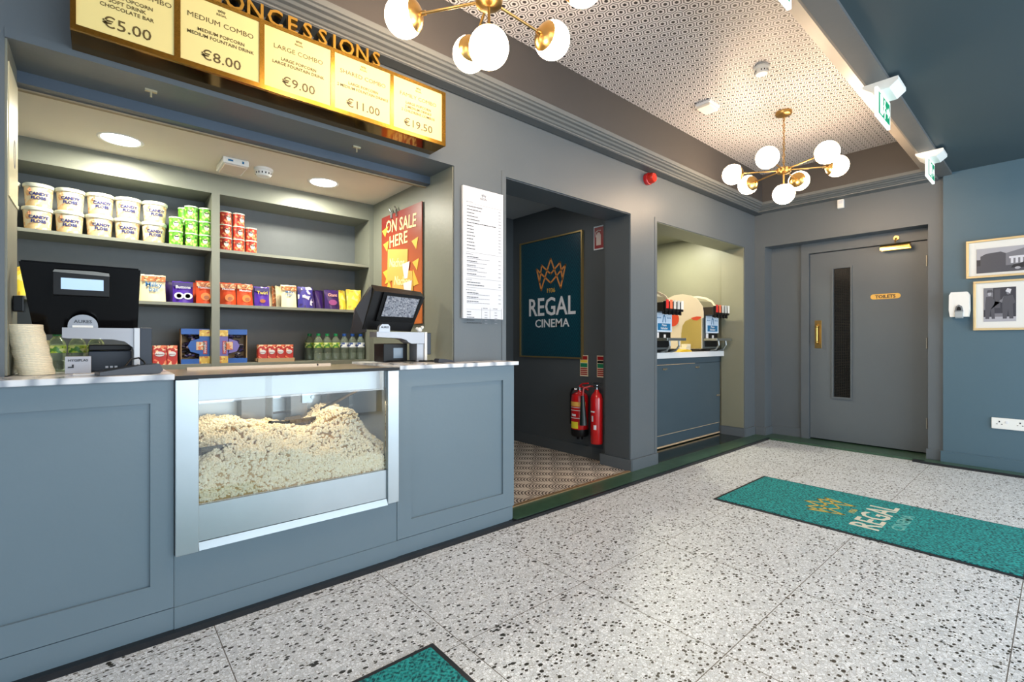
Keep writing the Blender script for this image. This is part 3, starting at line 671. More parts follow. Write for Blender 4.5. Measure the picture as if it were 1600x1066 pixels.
# bottom shelf packs
REDP = speckle('red_carton_print', (186, 42, 28), (226, 120, 80), (236, 200, 160), 60)
def carton(x, w_, h_, z, label, y=3.50, d=.05):
    t = thing('red_sweet_carton', label, 'carton', (x, y, z), 0, 'red sweet cartons on the bottom shelf')
    obj('box', MB().box(-w_ / 2, w_ / 2, -d / 2, d / 2, 0, h_, .001), REDP, t)
    obj('oval_label', MB().plate(disc(0, h_ * .56, w_ * .36, 16, ry=h_ * .13), (0, -d / 2 - .001, 0), '-y', .0008), OFFW, t)
    obj('lettering', MB().text('Maltesers', w_ * .17, (0, -d / 2 - .0022, h_ * .52), '-y', .0004), DKRED, t); return t
carton(.268, .066, .113, .960, 'red carton beside the left till column, left of two')
carton(.329, .050, .113, .960, 'red carton left of the blue boxes, right of two')
for i in range(4): carton(.820 + i * .055, .053, .108, .967, 'red carton, number %s of the row of four by the bottles' % ('one', 'two', 'three', 'four')[i], y=3.50)
tag(obj('carton_tray', MB().box(.785, 1.020, 3.465, 3.54, .960, .966).box(.785, 1.02, 3.46, 3.464, .960, .985).box(.785, .789, 3.46, 3.54, .96, .985).box(1.016, 1.02, 3.46, 3.54, .96, .985), CARD), 'open cardboard tray holding four red cartons', 'tray')
DARKMIX = speckle('wrapped_sweets', (34, 28, 40), (110, 100, 116), (70, 60, 130), 70)
BX = mat('carton_blue', (24, 84, 168), .4); VIO = mat('carton_violet', (110, 98, 176), .4)
def sweetbox(x0, x1, mirror, label):
    t = thing('sweet_box', label, 'box', ((x0 + x1) / 2, 3.53, .960), 0, 'blue display boxes of wrapped sweets')
    w_ = x1 - x0; s = -1 if mirror else 1; h_ = .215
    sh = MB().box(-w_ / 2, w_ / 2, .03, .033, 0, h_).box(-w_ / 2, -w_ / 2 + .003, -.05, .03, 0, h_).box(w_ / 2 - .003, w_ / 2, -.05, .03, 0, h_).box(-w_ / 2, w_ / 2, -.05, .03, 0, .003).box(-w_ / 2, w_ / 2, -.05, .03, h_ - .003, h_)
    obj('box_shell', sh, CARD, t)
    fm = BX if not mirror else VIO
    obj('front_rail', MB().box(-w_ / 2, w_ / 2, -.0525, -.05, 0, .03), BX, t); obj('front_rail', MB().box(-w_ / 2, w_ / 2, -.0525, -.05, h_ - .034, h_), BX, t)
    xa, xb = (w_ / 2 - .055, w_ / 2) if not mirror else (-w_ / 2, -w_ / 2 + .05)
    obj('front_panel', MB().box(xa, xb, -.0525, -.05, .03, h_ - .034).plate([(x * s, y) for x, y in ((w_ / 2 - .055, .06), (w_ / 2 - .10, .075), (w_ / 2 - .115, .11), (w_ / 2 - .10, .14), (w_ / 2 - .055, .155))], (0, -.0515, 0), '-y', .0012), fm, t)
    obj('brand_strip', MB().box(xa + .020, xa + .040, -.0545, -.0526, .06, .14), mat('brand_red', (206, 60, 50), .4), t)
    obj('lettering', MB().text('HARIBO', .019, (xa + .036, -.0552, .1), '-y', .0004, rot=math.pi / 2), OFFW, t)
    obj('picture_sticker', MB().box(s * .025 - .022, s * .025 + .022, -.0545, -.0526, .085, .135), speckle('sticker', (226, 190, 150), (226, 120, 60), (240, 230, 210), 80), t)
    gs_ = MATS.get('gold_sticker') or speckle('gold_sticker', (222, 180, 70), (240, 210, 110), (200, 120, 50), 80)
    for za, zb in ((.001, .045), (h_ - .045, h_ - .006)): obj('corner_sticker', MB().box(xa, xb, -.0545, -.0526, za, zb), gs_, t)
    k = MB()
    for i in range(46):
        k.sphere((random.uniform(-w_ / 2 + .02, w_ / 2 - .02), random.uniform(-.035, .01), random.uniform(.02, h_ - .03)), .015, 8, 5, (1.2, .8, .7))
    q = obj('wrapped_sweets', k, DARKMIX, t); q['kind'] = 'stuff'
    return t
sweetbox(.372, .520, False, 'blue sweet box with dark wrapped sweets left of divider')
sweetbox(.569, .728, True, 'violet-fronted sweet box with dark sweets right of divider')

# bottles
def bottle(cap, lab_m, words):
    t = thing('water_bottle', '', 'bottle')
    obj('bottle_body', MB().lathe([(.026, 0), (.031, .004), (.031, .05), (.029, .055), (.031, .06), (.031, .13), (.028, .145), (.018, .163), (.012, .172), (.012, .180)], seg=20), BOTTLE, t, smooth=True)
    obj('bottle_label', MB().lathe([(.0316, .092), (.0318, .094), (.0318, .126), (.0316, .128)], seg=20), lab_m, t, smooth=True)
    obj('cap', MB().lathe([(.0145, .176), (.0145, .192), (.012, .194)], seg=16), cap, t, smooth=True)
    return t
CAPG = mat('green_cap', (14, 130, 74), .35); CAPB = mat('blue_cap', (24, 76, 160), .35)
LG = speckle('lime_label', (176, 200, 70), (220, 226, 150), (80, 140, 60), 60); LB = speckle('blue_label', (206, 214, 226), (60, 84, 150), (236, 240, 244), 60)
bg_ = bottle(CAPG, LG, ''); bb_ = bottle(CAPB, LB, '')
k = 0
for i, x in enumerate((1.190, 1.252, 1.314)):
    lab = 'green-capped water bottle on bottom shelf, %s of front three' % ('left', 'middle', 'right')[i]
    if k == 0: bg_.location = (x, 3.50, .960); bg_['label'] = lab; bg_['group'] = 'water bottles on the bottom shelf'; k = 1
    else: dup(bg_, (x, 3.50, .960), label=lab)
dup(bg_, (1.160, 3.60, .960), label='green-capped water bottle standing behind the bottom shelf row')
k = 0
for i, x in enumerate((1.378, 1.440, 1.502)):
    lab = 'blue-capped water bottle on bottom shelf, %s of three' % ('left', 'middle', 'right')[i]
    if k == 0: bb_.location = (x, 3.50, .960); bb_['label'] = lab; bb_['group'] = 'water bottles on the bottom shelf'; k = 1
    else: dup(bb_, (x, 3.50, .960), label=lab)
for i, (x, y) in enumerate(((-.128, 2.62), (-.068, 2.64), (-.010, 2.66))):
    b = dup(bg_, (x, y, .979), label='green-capped water bottle beside the paper cups, %s of three' % ('left', 'middle', 'right')[i], group='water bottles on the counter'); b.scale = (.9, .9, .80)

# paper cup stack
cs = thing('cup_stack', 'leaning stack of cream paper cups at the left jamb', 'cups', (-.170, 2.42, .979))
cm = MB(); n = 30
for i in range(n):
    z = .006 * i; ox = -.034 * (i / n) + .004 * math.sin(i * .9) * .3
    cm.lathe([(.036, z), (.0475, z), (.049, z + .003), (.0475, z + .0058), (.036, z + .006)], (ox, 0, 0), seg=24)
obj('nested_cups', cm, WAX, cs, smooth=False)
cs2 = thing('cup_stack', 'second cream paper cup stack behind the leaning one', 'cups', (-.185, 2.52, .979))
cm = MB()
for i in range(20):
    z = .0062 * i; cm.lathe([(.034, z), (.042, z), (.0435, z + .003), (.042, z + .0058), (.034, z + .0062)], (-.0, 0, 0), seg=20)
obj('nested_cups', cm, mat('yellowed_cup', (222, 206, 156), .5), cs2)
jc = tag(obj('jamb_card', MB().box(-.237, -.234, 2.365, 2.595, 1.60, 2.06), mat('pale_card', (214, 208, 176), .3)), 'pale glossy card on the left jamb of the kiosk opening', 'card')
obj('printed_loop', MB().stroke([(.02 * math.cos(a * .5), .05 * math.sin(a * .5)) for a in range(14)], .004, (-.2335, 2.50, 1.78), '+x', .0006), INKG, jc)
# HYGIPLAS box
hyb = tag(obj('small_carton', MB().box(-.096, -.024, 2.40, 2.47, .979, 1.042, .001), mat('grey_carton', (176, 180, 190), .5)), 'small grey carton lettered HYGIPLAS on left worktop', 'box')
obj('lettering', MB().text('HYGIPLAS', .0125, (-.060, 2.3985, 1.024), '-y', .0004), INK, hyb); obj('printed_mark', MB().box(-.088, -.072, 2.398, 2.3995, 1.0, 1.005).box(-.077, -.072, 2.398, 2.3995, 1.005, 1.013), INK, hyb)
tag(obj('leaflet', MB().box(-.07, .03, 2.25, 2.33, .979, .983), OFFW), 'thin white leaflet lying on the left worktop', 'leaflet')

# tills
def till_column(t, x0, x1, y0, y1, zb, zt):
    pass
tl = thing('till', 'black till seen from behind with small lit display, left', 'till', (.0, 2.5, .979))
# shell leaning: trapezoid
shp = MB(); top, bot_ = 1.392, 1.125
def tv(pts): return [shp.bm.verts.new(p) for p in pts]
f_ = tv([(-.220, 2.44, top), (.126, 2.44, top), (.120, 2.50, bot_), (-.185, 2.50, bot_)]); b_ = tv([(-.220, 2.47, top), (.126, 2.47, top), (.105, 2.57, bot_), (-.165, 2.57, bot_)])
shp.bm.faces.new(f_); shp.bm.faces.new(list(reversed(b_)))
for i in range(4): shp.bm.faces.new((f_[i], b_[i], b_[(i + 1) % 4], f_[(i + 1) % 4]))
bmesh.ops.bevel(shp.bm, geom=list(shp.bm.edges), offset=.006, segments=2, affect='EDGES')
obj('screen_housing', shp, BLACK, tl, True)
obj('card_slot', MB().box(-.234, -.205, 2.44, 2.50, 1.205, 1.262, .003), BLACK, tl, True)
dsp = obj('customer_display', MB().box(-.130, .030, 2.428, 2.46, 1.270, 1.362, .003), BLACKM, tl, True)
obj('lcd', MB().box(-.108, .012, 2.4265, 2.429, 1.293, 1.335), LCD, dsp, True)
obj('display_bracket', MB().prism([(-.130, 1.355), (.030, 1.350), (.028, 1.362), (-.02, 1.366), (-.125, 1.364)], 'y', 2.425, 2.445), STEEL_D, tl, True)
obj('stand_arm', MB().prism([(-.104, 1.112), (-.09, 1.110), (.04, 1.106), (.075, 1.098), (.100, 1.075), (.103, 1.06), (.103, 1.150), (-.104, 1.150)], 'y', 2.41, 2.50), mat('silver_plastic', (150, 150, 154), .35, .5), tl, True)
obj('stand_column', MB().box(.103, .122, 2.40, 2.52, .980, 1.152, .002), mat('pale_silver_plastic', (186, 188, 192), .35, .3), tl, True)
obj('side_cover', MB().box(.1225, .160, 2.40, 2.60, .980, 1.152, .002), NAVY, tl, True)
dm = obj('badge', MB().prism([(-.090, 1.150), (-.004, 1.150)] + [( -.047 + .043 * math.cos(math.radians(a)), 1.158 + .042 * math.sin(math.radians(a))) for a in range(0, 181, 15)], 'y', 2.432, 2.45), mat('silver_badge', (140, 142, 147), .3, .6), tl, True)
obj('lettering', MB().text('AURES', .0175, (-.047, 2.4315, 1.168), '-y', .0006), INK, dm, True); obj('badge_strip', MB().box(-.077, -.018, 2.428, 2.433, 1.151, 1.159), WHITE, dm, True)
pr = thing('receipt_printer', 'dark square receipt printer under the left till', 'printer', (.035, 2.56, .979))
obj('printer_body', MB().box(-.033, .100, 2.50, 2.62, .980, 1.060, .003), NAVY, pr, True); obj('printer_lid', MB().box(-.033, .100, 2.50, 2.62, 1.062, 1.085, .004), BLACKM, pr, True)
pt_ = MB()
for x in (.018, .032, .046): pt_.box(x, x + .009, 2.498, 2.501, .992, 1.0)
obj('port', pt_, OFFW, pr, True)
def card_terminal(loc, rz, label, sc=1):
    t = thing('card_terminal', label, 'card reader', loc, rz); t.scale = (sc, sc, sc)
    obj('terminal_body', MB().prism([(-.09, 0), (.085, 0), (.095, .012), (.085, .035), (.03, .032), (-.09, .012)], 'y', -.035, .035), mat('dark_slate_plastic', (44, 48, 58), .4), t)
    obj('screen', MB().prism([(.03, .0335), (.082, .0365), (.082, .035), (.03, .032)], 'y', -.026, .026), BLACK, t)
    obj('keypad', MB().prism([(-.07, .0165), (.02, .031), (.02, .0325), (-.07, .018)], 'y', -.026, .026), BLACKM, t)
    return t
card_terminal((.082, 2.235, .979), math.radians(12), 'grey card terminal tilted at the end of left worktop')
cable = tag(obj('cable', MB().tube([(.07, 2.30, 1.0), (.09, 2.33, 1.03), (.115, 2.34, 1.035), (.13, 2.32, 1.02), (.135, 2.30, 1.005)], .003), BLACKM), 'thin black looped cable behind the left card terminal', 'cable')
# right till
tr = thing('till', 'black till with grey patterned customer screen, right', 'till', (1.30, 2.5, .979))
hs = MB()
def quadbox(mb, F4, B4):
    f_ = [mb.bm.verts.new(p) for p in F4]; b_ = [mb.bm.verts.new(p) for p in B4]
    mb.bm.faces.new(f_); mb.bm.faces.new(list(reversed(b_)))
    for i in range(4): mb.bm.faces.new((f_[i], b_[i], b_[(i + 1) % 4], f_[(i + 1) % 4]))
quadbox(hs, [(1.140, 2.47, 1.375), (1.455, 2.47, 1.358), (1.395, 2.53, 1.155), (1.10, 2.53, 1.165)], [(1.150, 2.53, 1.415), (1.462, 2.53, 1.395), (1.40, 2.62, 1.16), (1.11, 2.62, 1.17)])
obj('screen_housing', hs, BLACKM, tr, True)
hs2 = MB(); quadbox(hs2, [(1.070, 2.56, 1.28), (1.14, 2.50, 1.40), (1.12, 2.53, 1.15), (1.06, 2.60, 1.14)], [(1.09, 2.62, 1.28), (1.16, 2.58, 1.41), (1.14, 2.62, 1.16), (1.08, 2.66, 1.15)])
obj('side_wing', hs2, mat('brown_black_plastic', (34, 26, 26), .3), tr, True)
sc_ = MB(); quadbox(sc_, [(1.190, 2.452, 1.372), (1.430, 2.452, 1.360), (1.392, 2.492, 1.206), (1.160, 2.492, 1.210)], [(1.190, 2.468, 1.374), (1.430, 2.468, 1.362), (1.392, 2.508, 1.207), (1.160, 2.508, 1.211)])
so = obj('customer_screen', sc_, BLACK, tr, True)
sl = MB(); quadbox(sl, [(1.208, 2.4545, 1.350), (1.408, 2.4545, 1.342), (1.380, 2.4825, 1.236), (1.184, 2.4825, 1.238)], [(1.208, 2.4595, 1.352), (1.408, 2.4595, 1.344), (1.380, 2.4875, 1.237), (1.184, 2.4875, 1.239)])
for v in sl.bm.verts: v.co.y -= .006
obj('patterned_display', sl, speckle('screen_noise', (128, 134, 146), (84, 90, 104), (160, 164, 174), 150, .25), so, True)
obj('stand_arm', MB().prism([(1.135, 1.122), (1.17, 1.120), (1.28, 1.115), (1.315, 1.105), (1.325, 1.095), (1.345, 1.085), (1.430, 1.085), (1.430, 1.150), (1.135, 1.150)], 'y', 2.43, 2.52), mat('grey_silver_plastic', (140, 140, 144), .3, .5), tr, True)
obj('stand_column', MB().box(1.385, 1.432, 2.44, 2.53, .980, 1.085, .002), MATS['grey_silver_plastic'], tr, True)
obj('edge_strip', MB().box(1.4325, 1.448, 2.43, 2.53, .980, 1.152, .002), WHITE, tr, True)
obj('side_cover', MB().box(1.4485, 1.480, 2.44, 2.56, 1.02, 1.148, .004), NAVY, tr, True)
bdg = obj('badge', MB().prism([(1.143, 1.150), (1.210, 1.150), (1.210, 1.180), (1.200, 1.192), (1.165, 1.192), (1.150, 1.180)], 'y', 2.425, 2.45), MATS['silver_badge'], tr, True)
obj('lettering', MB().text('AURES', .0155, (1.180, 2.4242, 1.170), '-y', .0005), INK, bdg, True)
pr2 = thing('receipt_printer', 'black receipt printer with clear window under right till', 'printer', (1.32, 2.56, .979))
obj('printer_body', MB().box(1.225, 1.375, 2.535, 2.66, .980, 1.085, .003), BLACKM, pr2, True); obj('printer_window', MB().box(1.285, 1.345, 2.532, 2.536, 1.0, 1.06), mat('blue_grey_window', (120, 138, 154), .2), pr2, True)
cr = card_terminal((1.482, 2.30, .979), math.radians(185), 'black card reader on the right worktop beside till', .62)
tag(obj('crumpled_tissue', MB().sphere((1.425, 2.48, 1.166), .017, 10, 6, (1, .8, .9)).sphere((1.438, 2.47, 1.18), .010, 8, 5).sphere((1.415, 2.49, 1.172), .010, 8, 5), WHITE), 'crumpled white tissue on top of the right till stand', 'tissue')
tag(obj('cable', MB().tube([(1.25, 2.52, .984), (1.30, 2.49, .986), (1.35, 2.50, .985), (1.42, 2.42, .984), (1.46, 2.36, .984)], .004), BLACKM), 'black cable trailing from the right receipt printer', 'cable')

# ================================================================ ON-SALE POSTER
px = 1.568
gpm, gpb, gpN = base('poster_gradient', .4); _, gps = gpN.xyz()
gpN.L.new(gpN.mix(gpN.m('MULTIPLY', gpN.m('SUBTRACT', gps[2], 1.35), 1.7), lin((196, 108, 52)), lin((132, 42, 36))), gpb.inputs['Base Color'])
psr = tag(obj('nachos_poster', MB().box(px - .006, px, 2.69, 3.262, 1.213, 1.997), gpm), 'orange-red ON SALE HERE nachos poster on kiosk side wall', 'poster')
lt = MB(); PY = 2.976; C2 = mat('poster_cream', (240, 212, 150), .5)
lt.text('ON SALE', .125, (px - .008, PY - .0, 1.862), '-x', .0006, rot=-.06, sx=.88).text('HERE', .115, (px - .008, PY + .03, 1.762), '-x', .0006)
obj('lettering', lt, C2, psr)
chp = MB()
for a, b in ((.215, 1.80), (-.20, 1.76), (.22, 1.60), (-.21, 1.62)): chp.plate([(-.04, 0), (.045, .015), (.02, -.06)], (px - .008, PY + a, b), '-x', .0012)
chp.plate([(-.05, 0), (.05, .02), (0, -.05)], (px - .008, PY + .225, 1.90), '-x', .001)
for a, b, r in ((.16, 1.56, .5), (.17, 1.46, .1), (-.18, 1.50, -.4), (.02, 1.40, .2), (-.08, 1.38, 0), (.12, 1.38, 0)): chp.plate([(-.07, -.05), (.07, -.03), (.0, .07)], (px - .0078, PY + a, b), '-x', .001)
obj('tortilla_chips', chp, mat('chip_yellow', (226, 178, 70), .5), psr)
bags = MB().plate([(-.15, -.10), (.14, -.14), (.15, .08), (-.14, .12)], (px - .009, PY + .04, 1.635), '-x', .0015).plate([(-.15, -.11), (.15, -.14), (.14, .06), (-.13, .12)], (px - .0115, PY - .035, 1.50), '-x', .0015)
obj('snack_packs', bags, mat('pack_gold', (206, 166, 84), .5), psr)
obj('pack_lettering', MB().text('Nachos', .085, (px - .0115, PY + .045, 1.615), '-x', .0006, rot=-.1, sx=.85).text('Nachos', .085, (px - .014, PY - .035, 1.48), '-x', .0006, rot=-.12, sx=.85), mat('pack_cream', (246, 226, 170), .5), psr)
obj('sauce_pots', MB().plate([(-.05, .04), (.05, .05), (.02, -.06), (-.02, -.06)], (px - .0125, PY - .09, 1.58), '-x', .0012).plate([(-.06, .05), (.055, .06), (.02, -.09), (-.03, -.09)], (px - .0145, PY - .12, 1.44), '-x', .0012), mat('pot_white', (232, 222, 222), .4), psr)
for i, yy in enumerate((3.02, 3.10)):
    tag(obj('clip', MB().box(px - .014, px - .006, yy - .012, yy + .012, 1.965 + .012 * 0, 2.01).cyl((px - .012, yy, 2.01), (px - .016, yy + .02, 2.035), .006, seg=8), (CHROME, STEEL)[i]), 'small %s metal clip gripping top of the nachos poster' % ('right-hand', 'left-hand')[i], 'clip')

# ================================================================ PRICE BOARD (white)
wb = tag(obj('price_list', MB().box(1.627, 1.935, W - .022, W - .006, 1.236, 2.025), mat('white_board', (214, 216, 222), .45)), 'tall white price list board beside the kiosk opening', 'sign')
WY = W - .0228
pr_ = MB()
crown(pr_, .034, .020, .0016, (1.781, WY, 1.978), '-y', .0004).text('REGAL', .018, (1.781, WY, 1.962), '-y', .0004)
obj('logo', pr_, INKG, wb)
inkm = MB(); gm_ = MB()
def dash(mb, x, z, L, h=.0042):
    n = 0
    while x < L:
        w1 = random.uniform(.008, .022); mb.box(x, min(x + w1, L), WY - .0004, WY + .001, z, z + h); x += w1 + .0026
z = 1.925; sec = 0
gm_.box(1.65, 1.925, WY - .0003, WY + .001, 1.925, 1.9262); dash(gm_, 1.648, 1.932, 1.70, .003)
for L in (.115, .105, .055, .08, .095, .22, .05, .05, .05, .058, .045, .055, .06, .06):
    z -= .0195; dash(inkm, 1.655, z, 1.655 + L); dash(gm_, 1.898, z, 1.916, .0035)
z -= .02; gm_.box(1.65, 1.925, WY - .0003, WY + .001, z, z + .0012); z -= .012; dash(gm_, 1.648, z, 1.70, .003)
for L in (.085, .075, .065, .075, .07):
    z -= .017; dash(inkm, 1.655, z, 1.655 + L, .004); z -= .0085; dash(gm_, 1.655, z, 1.655 + L * 2, .0026); dash(gm_, 1.898, z + .004, 1.916, .0035)
z -= .016; gm_.box(1.65, 1.925, WY - .0003, WY + .001, z, z + .0012); z -= .010; dash(gm_, 1.648, z, 1.69, .003)
for L in (.10, .13): z -= .016; dash(inkm, 1.655, z, 1.655 + L, .004); dash(gm_, 1.898, z, 1.916, .0035)
z -= .014; gm_.box(1.65, 1.925, WY - .0003, WY + .001, z, z + .0012); z -= .016; dash(gm_, 1.648, z, 1.72, .003)
for L in (.085, .085, .085):
    z -= .017; dash(inkm, 1.655, z, 1.655 + L, .004); z -= .0085; dash(gm_, 1.655, z, 1.655 + L * 2, .0026); dash(gm_, 1.898, z + .004, 1.916, .0035)
z -= .03; dash(gm_, 1.775, z, 1.81); dash(gm_, 1.855, z, 1.89); z -= .008; gm_.box(1.65, 1.925, WY - .0003, WY + .001, z, z + .001)
for L in (.03, .03, .055, .055, .11):
    z -= .0165; dash(inkm, 1.655, z, 1.655 + L, .0036); dash(gm_, 1.788, z, 1.808, .0034); dash(gm_, 1.866, z, 1.886, .0034)
for xx in (1.765, 1.83, 1.92): gm_.box(xx, xx + .0008, WY - .0003, WY + .001, z - .008, z + .095)
obj('item_text', inkm, INK, wb); obj('price_text', gm_, INKG, wb)

# ================================================================ CONCESSIONS SIGN
YF = 2.195; sx0, sx1 = -.075, 1.415
sb = thing('concessions_sign', 'gold framed illuminated menu sign with CONCESSIONS letters above kiosk', 'sign', (.67, 2.27, 2.15))
obj('sign_box', MB().box(sx0, sx1, YF, W - .002, 2.153, 2.440, .002), mat('mirror_dark_gold', (132, 98, 46), .08, 1), sb, True)
fr = MB(); px_ = [(-.060, .212), (.232, .502), (.522, .798), (.816, 1.092), (1.110, 1.392)]
fr.box(sx0, sx1, YF - .012, YF, 2.153, 2.172).box(sx0, sx1, YF - .012, YF, 2.428, 2.442)
e = [sx0] + [v for p in px_ for v in p] + [sx1]
for a, b in zip(e[::2], e[1::2]): fr.box(a, b, YF - .012, YF, 2.172, 2.428)
obj('gold_frame', fr, mat('etched_gold', (156, 120, 52), .25, 1, noise=.35, nscale=90), sb, True)
TX = [('CHILDRENS COMBO', ['SMALL POPCORN', 'SOFT DRINK', 'CHOCOLATE BAR'], '€5.00'), ('MEDIUM COMBO', ['MEDIUM POPCORN', 'MEDIUM FOUNTAIN DRINK'], '€8.00'),
      ('LARGE COMBO', ['LARGE POPCORN', 'LARGE FOUNTAIN DRINK'], '€9.00'), ('SHARED COMBO', ['LARGE POPCORN', '2 MEDIUM FOUNTAIN DRINKS'], '€11.00'),
      ('FAMILY COMBO', ['LARGE POPCORN', '2 MEDIUM DRINKS', '2 CHILDRENS COMBOS'], '€19.50')]
for (a, b), (ti, ls, prc) in zip(px_, TX):
    p = obj('menu_panel', MB().box(a, b, YF - .008, YF - .001, 2.173, 2.427), SIGNPANEL, sb, True)
    cx = (a + b) / 2 ; yy = YF - .0088
    obj('logo', crown(MB(), .026, .013, .0012, (cx, yy, 2.400), '-y', .0004).text('REGAL', .012, (cx, yy, 2.388), '-y', .0003), SIGNINK, p, True)
    obj('title_text', MB().text(ti, .0275 if ti[0] != 'C' else .026, (cx, yy, 2.345), '-y', .0003, bold=0, sx=1.08), SIGNINK, p, True)
    m_ = MB(); z = 2.330 if len(ls) == 3 else 2.322
    for l in ls: z -= .0205; m_.text(l, .0185, (cx, yy, z), '-y', .0006, bold=.008)
    obj('item_text', m_, SIGNINK, p, True)
    obj('price_text', MB().text(prc, .054, (cx, yy, 2.198), '-y', .0004, bold=.006, sx=1.08), SIGNINK, p, True)
ltr = 'CONCESSIONS'; lx = .300
for i, ch in enumerate(ltr):
    wd = {'I': .040}.get(ch, .076)
    if ch == 'S': wd = .066
    if ch == 'E': wd = .062
    cxx = lx + wd / 2; lx += wd
    obj('sign_letter', MB().text(ch, .098, (cxx, 2.205, 2.443), '-y', .012, sx=.95), mat('letter_gold', (190, 148, 66), .3, .9), sb, True)
    obj('letter_shell', MB().text(ch, .104, (cxx, 2.245, 2.441), '-y', .022, sx=.95), mat('smoked_acrylic', (50, 44, 34), .12), sb, True)

# ================================================================ kiosk ceiling fittings
def downlight(x, y, z, label):
    t = thing('downlight', label, 'ceiling light', (x, y, z), 0, 'round kiosk downlights')
    obj('trim_ring', MB().lathe([(.078, 0), (.09, -.004), (.096, 0)], seg=36), WHITE, t, smooth=True)
    obj('lit_disc', MB().lathe([(.079, -.002), (.0, -.0021)], seg=36), LED, t)
downlight(.083, 3.165, 2.133, 'round lit downlight above the candy floss tubs')
downlight(1.105, 3.155, 2.133, 'round lit downlight at right of the kiosk ceiling')
eml = thing('emergency_light', 'square emergency bulkhead light on the kiosk ceiling', 'ceiling light', (.585, 3.16, 2.133))
obj('casing', MB().box(-.065, .065, -.10, .10, -.034, 0, .004), WHITE, eml); obj('diffuser', MB().box(-.055, .055, -.09, .09, -.042, -.034, .003), mat('prismatic_diffuser', (214, 196, 180), .25, noise=.1), eml)
obj('marking', MB().box(-.04, -.015, -.1012, -.1002, -.022, -.012).box(.03, .04, -.1012, -.1002, -.024, -.010), BLUEP, eml)
def detector(loc, label, gr=None):
    t = thing('smoke_detector', label, 'smoke detector', loc, 0, gr)
    obj('detector_base', MB().lathe([(.052, 0), (.052, -.012), (.048, -.016)], seg=28), WHITE, t, smooth=True)
    obj('detector_head', MB().lathe([(.044, -.016), (.044, -.034), (.036, -.046), (0, -.050)], seg=28), WHITE, t, smooth=True)
    sl_ = MB()
    for i in range(14):
        a = math.radians(-160 + i * 24); sl_.box(-.003, .003, -.0005, .0006, -.037, -.026).bm.verts.ensure_lookup_table()
        for v in sl_.bm.verts[-8:]: v.co = Matrix.Rotation(a + math.pi / 2, 3, 'Z') @ (v.co + Vector((0, -.0446, 0)))
    obj('vent_slot', sl_, BLACKM, t)
detector((.745, 3.14, 2.133), 'white smoke detector on the kiosk ceiling')
detector((3.35, 1.32, 2.93), 'white smoke detector on the hexagon patterned ceiling')
hkm = mat('old_hook', (190, 180, 150), .4, .7)
for i, (x, n) in enumerate(((.16, 'left'), (1.03, 'right'))):
    tag(obj('shutter_hook', MB().box(x - .02, x + .02, 2.44, 2.455, 2.122, 2.1305).cyl((x, 2.447, 2.126), (x, 2.447, 2.10), .004, seg=8), hkm), '%s small metal hook under the kiosk opening head' % n, 'hook')
eml2 = thing('emergency_light', 'flat white emergency light on the patterned ceiling', 'ceiling light', (3.56, 1.80, 2.93), math.radians(0))
obj('casing', MB().box(-.08, .08, -.06, .06, -.02, 0, .004), OFFW, eml2); obj('diffuser', MB().box(-.072, .072, -.052, .052, -.042, -.02, .004), mat('pale_diffuser', (236, 228, 214), .3), eml2)

# ================================================================ CHANDELIERS
def chandelier(loc, label):
    t = thing('chandelier', label, 'chandelier', (loc[0], loc[1], 2.465), 0, 'brass globe chandeliers')
    obj('ceiling_rose', MB().lathe([(0, .434), (.012, .43), (.055, .44), (.06, .448), (.06, .465)], seg=28), BRASS, t, smooth=True)
    ch_ = MB(); z = .03
    i = 0
    while z < .43:
        Mx = Matrix.Translation((0, 0, z + .014)) @ Matrix.Rotation(math.pi / 2 * (i % 2), 4, 'Z') @ Matrix.Rotation(math.pi / 2, 4, 'X')
        n = 10
        pts = [Mx @ Vector((.008 * math.cos(2 * math.pi * k / n), .0145 * math.sin(2 * math.pi * k / n), 0)) for k in range(n + 1)]
        for a, b in zip(pts, pts[1:]): ch_.cyl(a, b, .0026, seg=6)
        z += .024; i += 1
    ch_.cyl((.004, 0, .02), (.006, 0, .44), .002, seg=6)
    obj('chain', ch_, BRASS, t)
    obj('hub', MB().lathe([(0, -.032), (.03, -.030), (.052, -.018), (.055, -.005), (.055, .010), (.035, .022), (.012, .03), (0, .032)], seg=32), BRASS, t, smooth=True)
    R0 = .080; Lm = .375
    for a in (124, 66, 2, -55, -114, -177):
        d = Vector((math.cos(math.radians(a)), math.sin(math.radians(a)), 0)); c = d * Lm
        obj('arm', MB().cyl(d * .045, d * (Lm - R0 + .002), .0058, seg=12).cyl(d * (Lm - R0 - .02), d * (Lm - R0 + .004), .010, seg=12), BRASS, t, smooth=True)
        rq = Vector((0, 0, 1)).rotation_difference(-d).to_matrix().to_4x4()
        prof = [(R0 * 1.015 * math.sin(math.radians(q)), R0 * 1.015 * math.cos(math.radians(q))) for q in (52, 44, 36, 28, 20, 12, 5, 0)]
        cp = MB().lathe([(p_[0], p_[1]) for p_ in prof], c, seg=28, M=rq); obj('brass_cap', cp, BRASS, t, smooth=True)
        obj('globe', MB().sphere(c, R0, 28, 18), GLOBE, t, smooth=True)
    obj('arm', MB().cyl((0, 0, -.03), (0, 0, -.115), .0058, seg=12), BRASS, t)
    prof = [(R0 * 1.015 * math.sin(math.radians(q)), R0 * 1.015 * math.cos(math.radians(q))) for q in (40, 32, 24, 16, 8, 0)]
    obj('brass_cap', MB().lathe(prof, (0, 0, -.19), seg=28), BRASS, t, smooth=True)
    obj('globe', MB().sphere((0, 0, -.19), R0, 28, 18), GLOBE, t, smooth=True)
chandelier((4.135, 1.46), 'brass seven-globe chandelier hanging by the toilets door end')
chandelier((1.18, 1.505), 'brass seven-globe chandelier hanging nearest, beside the CONCESSIONS sign')

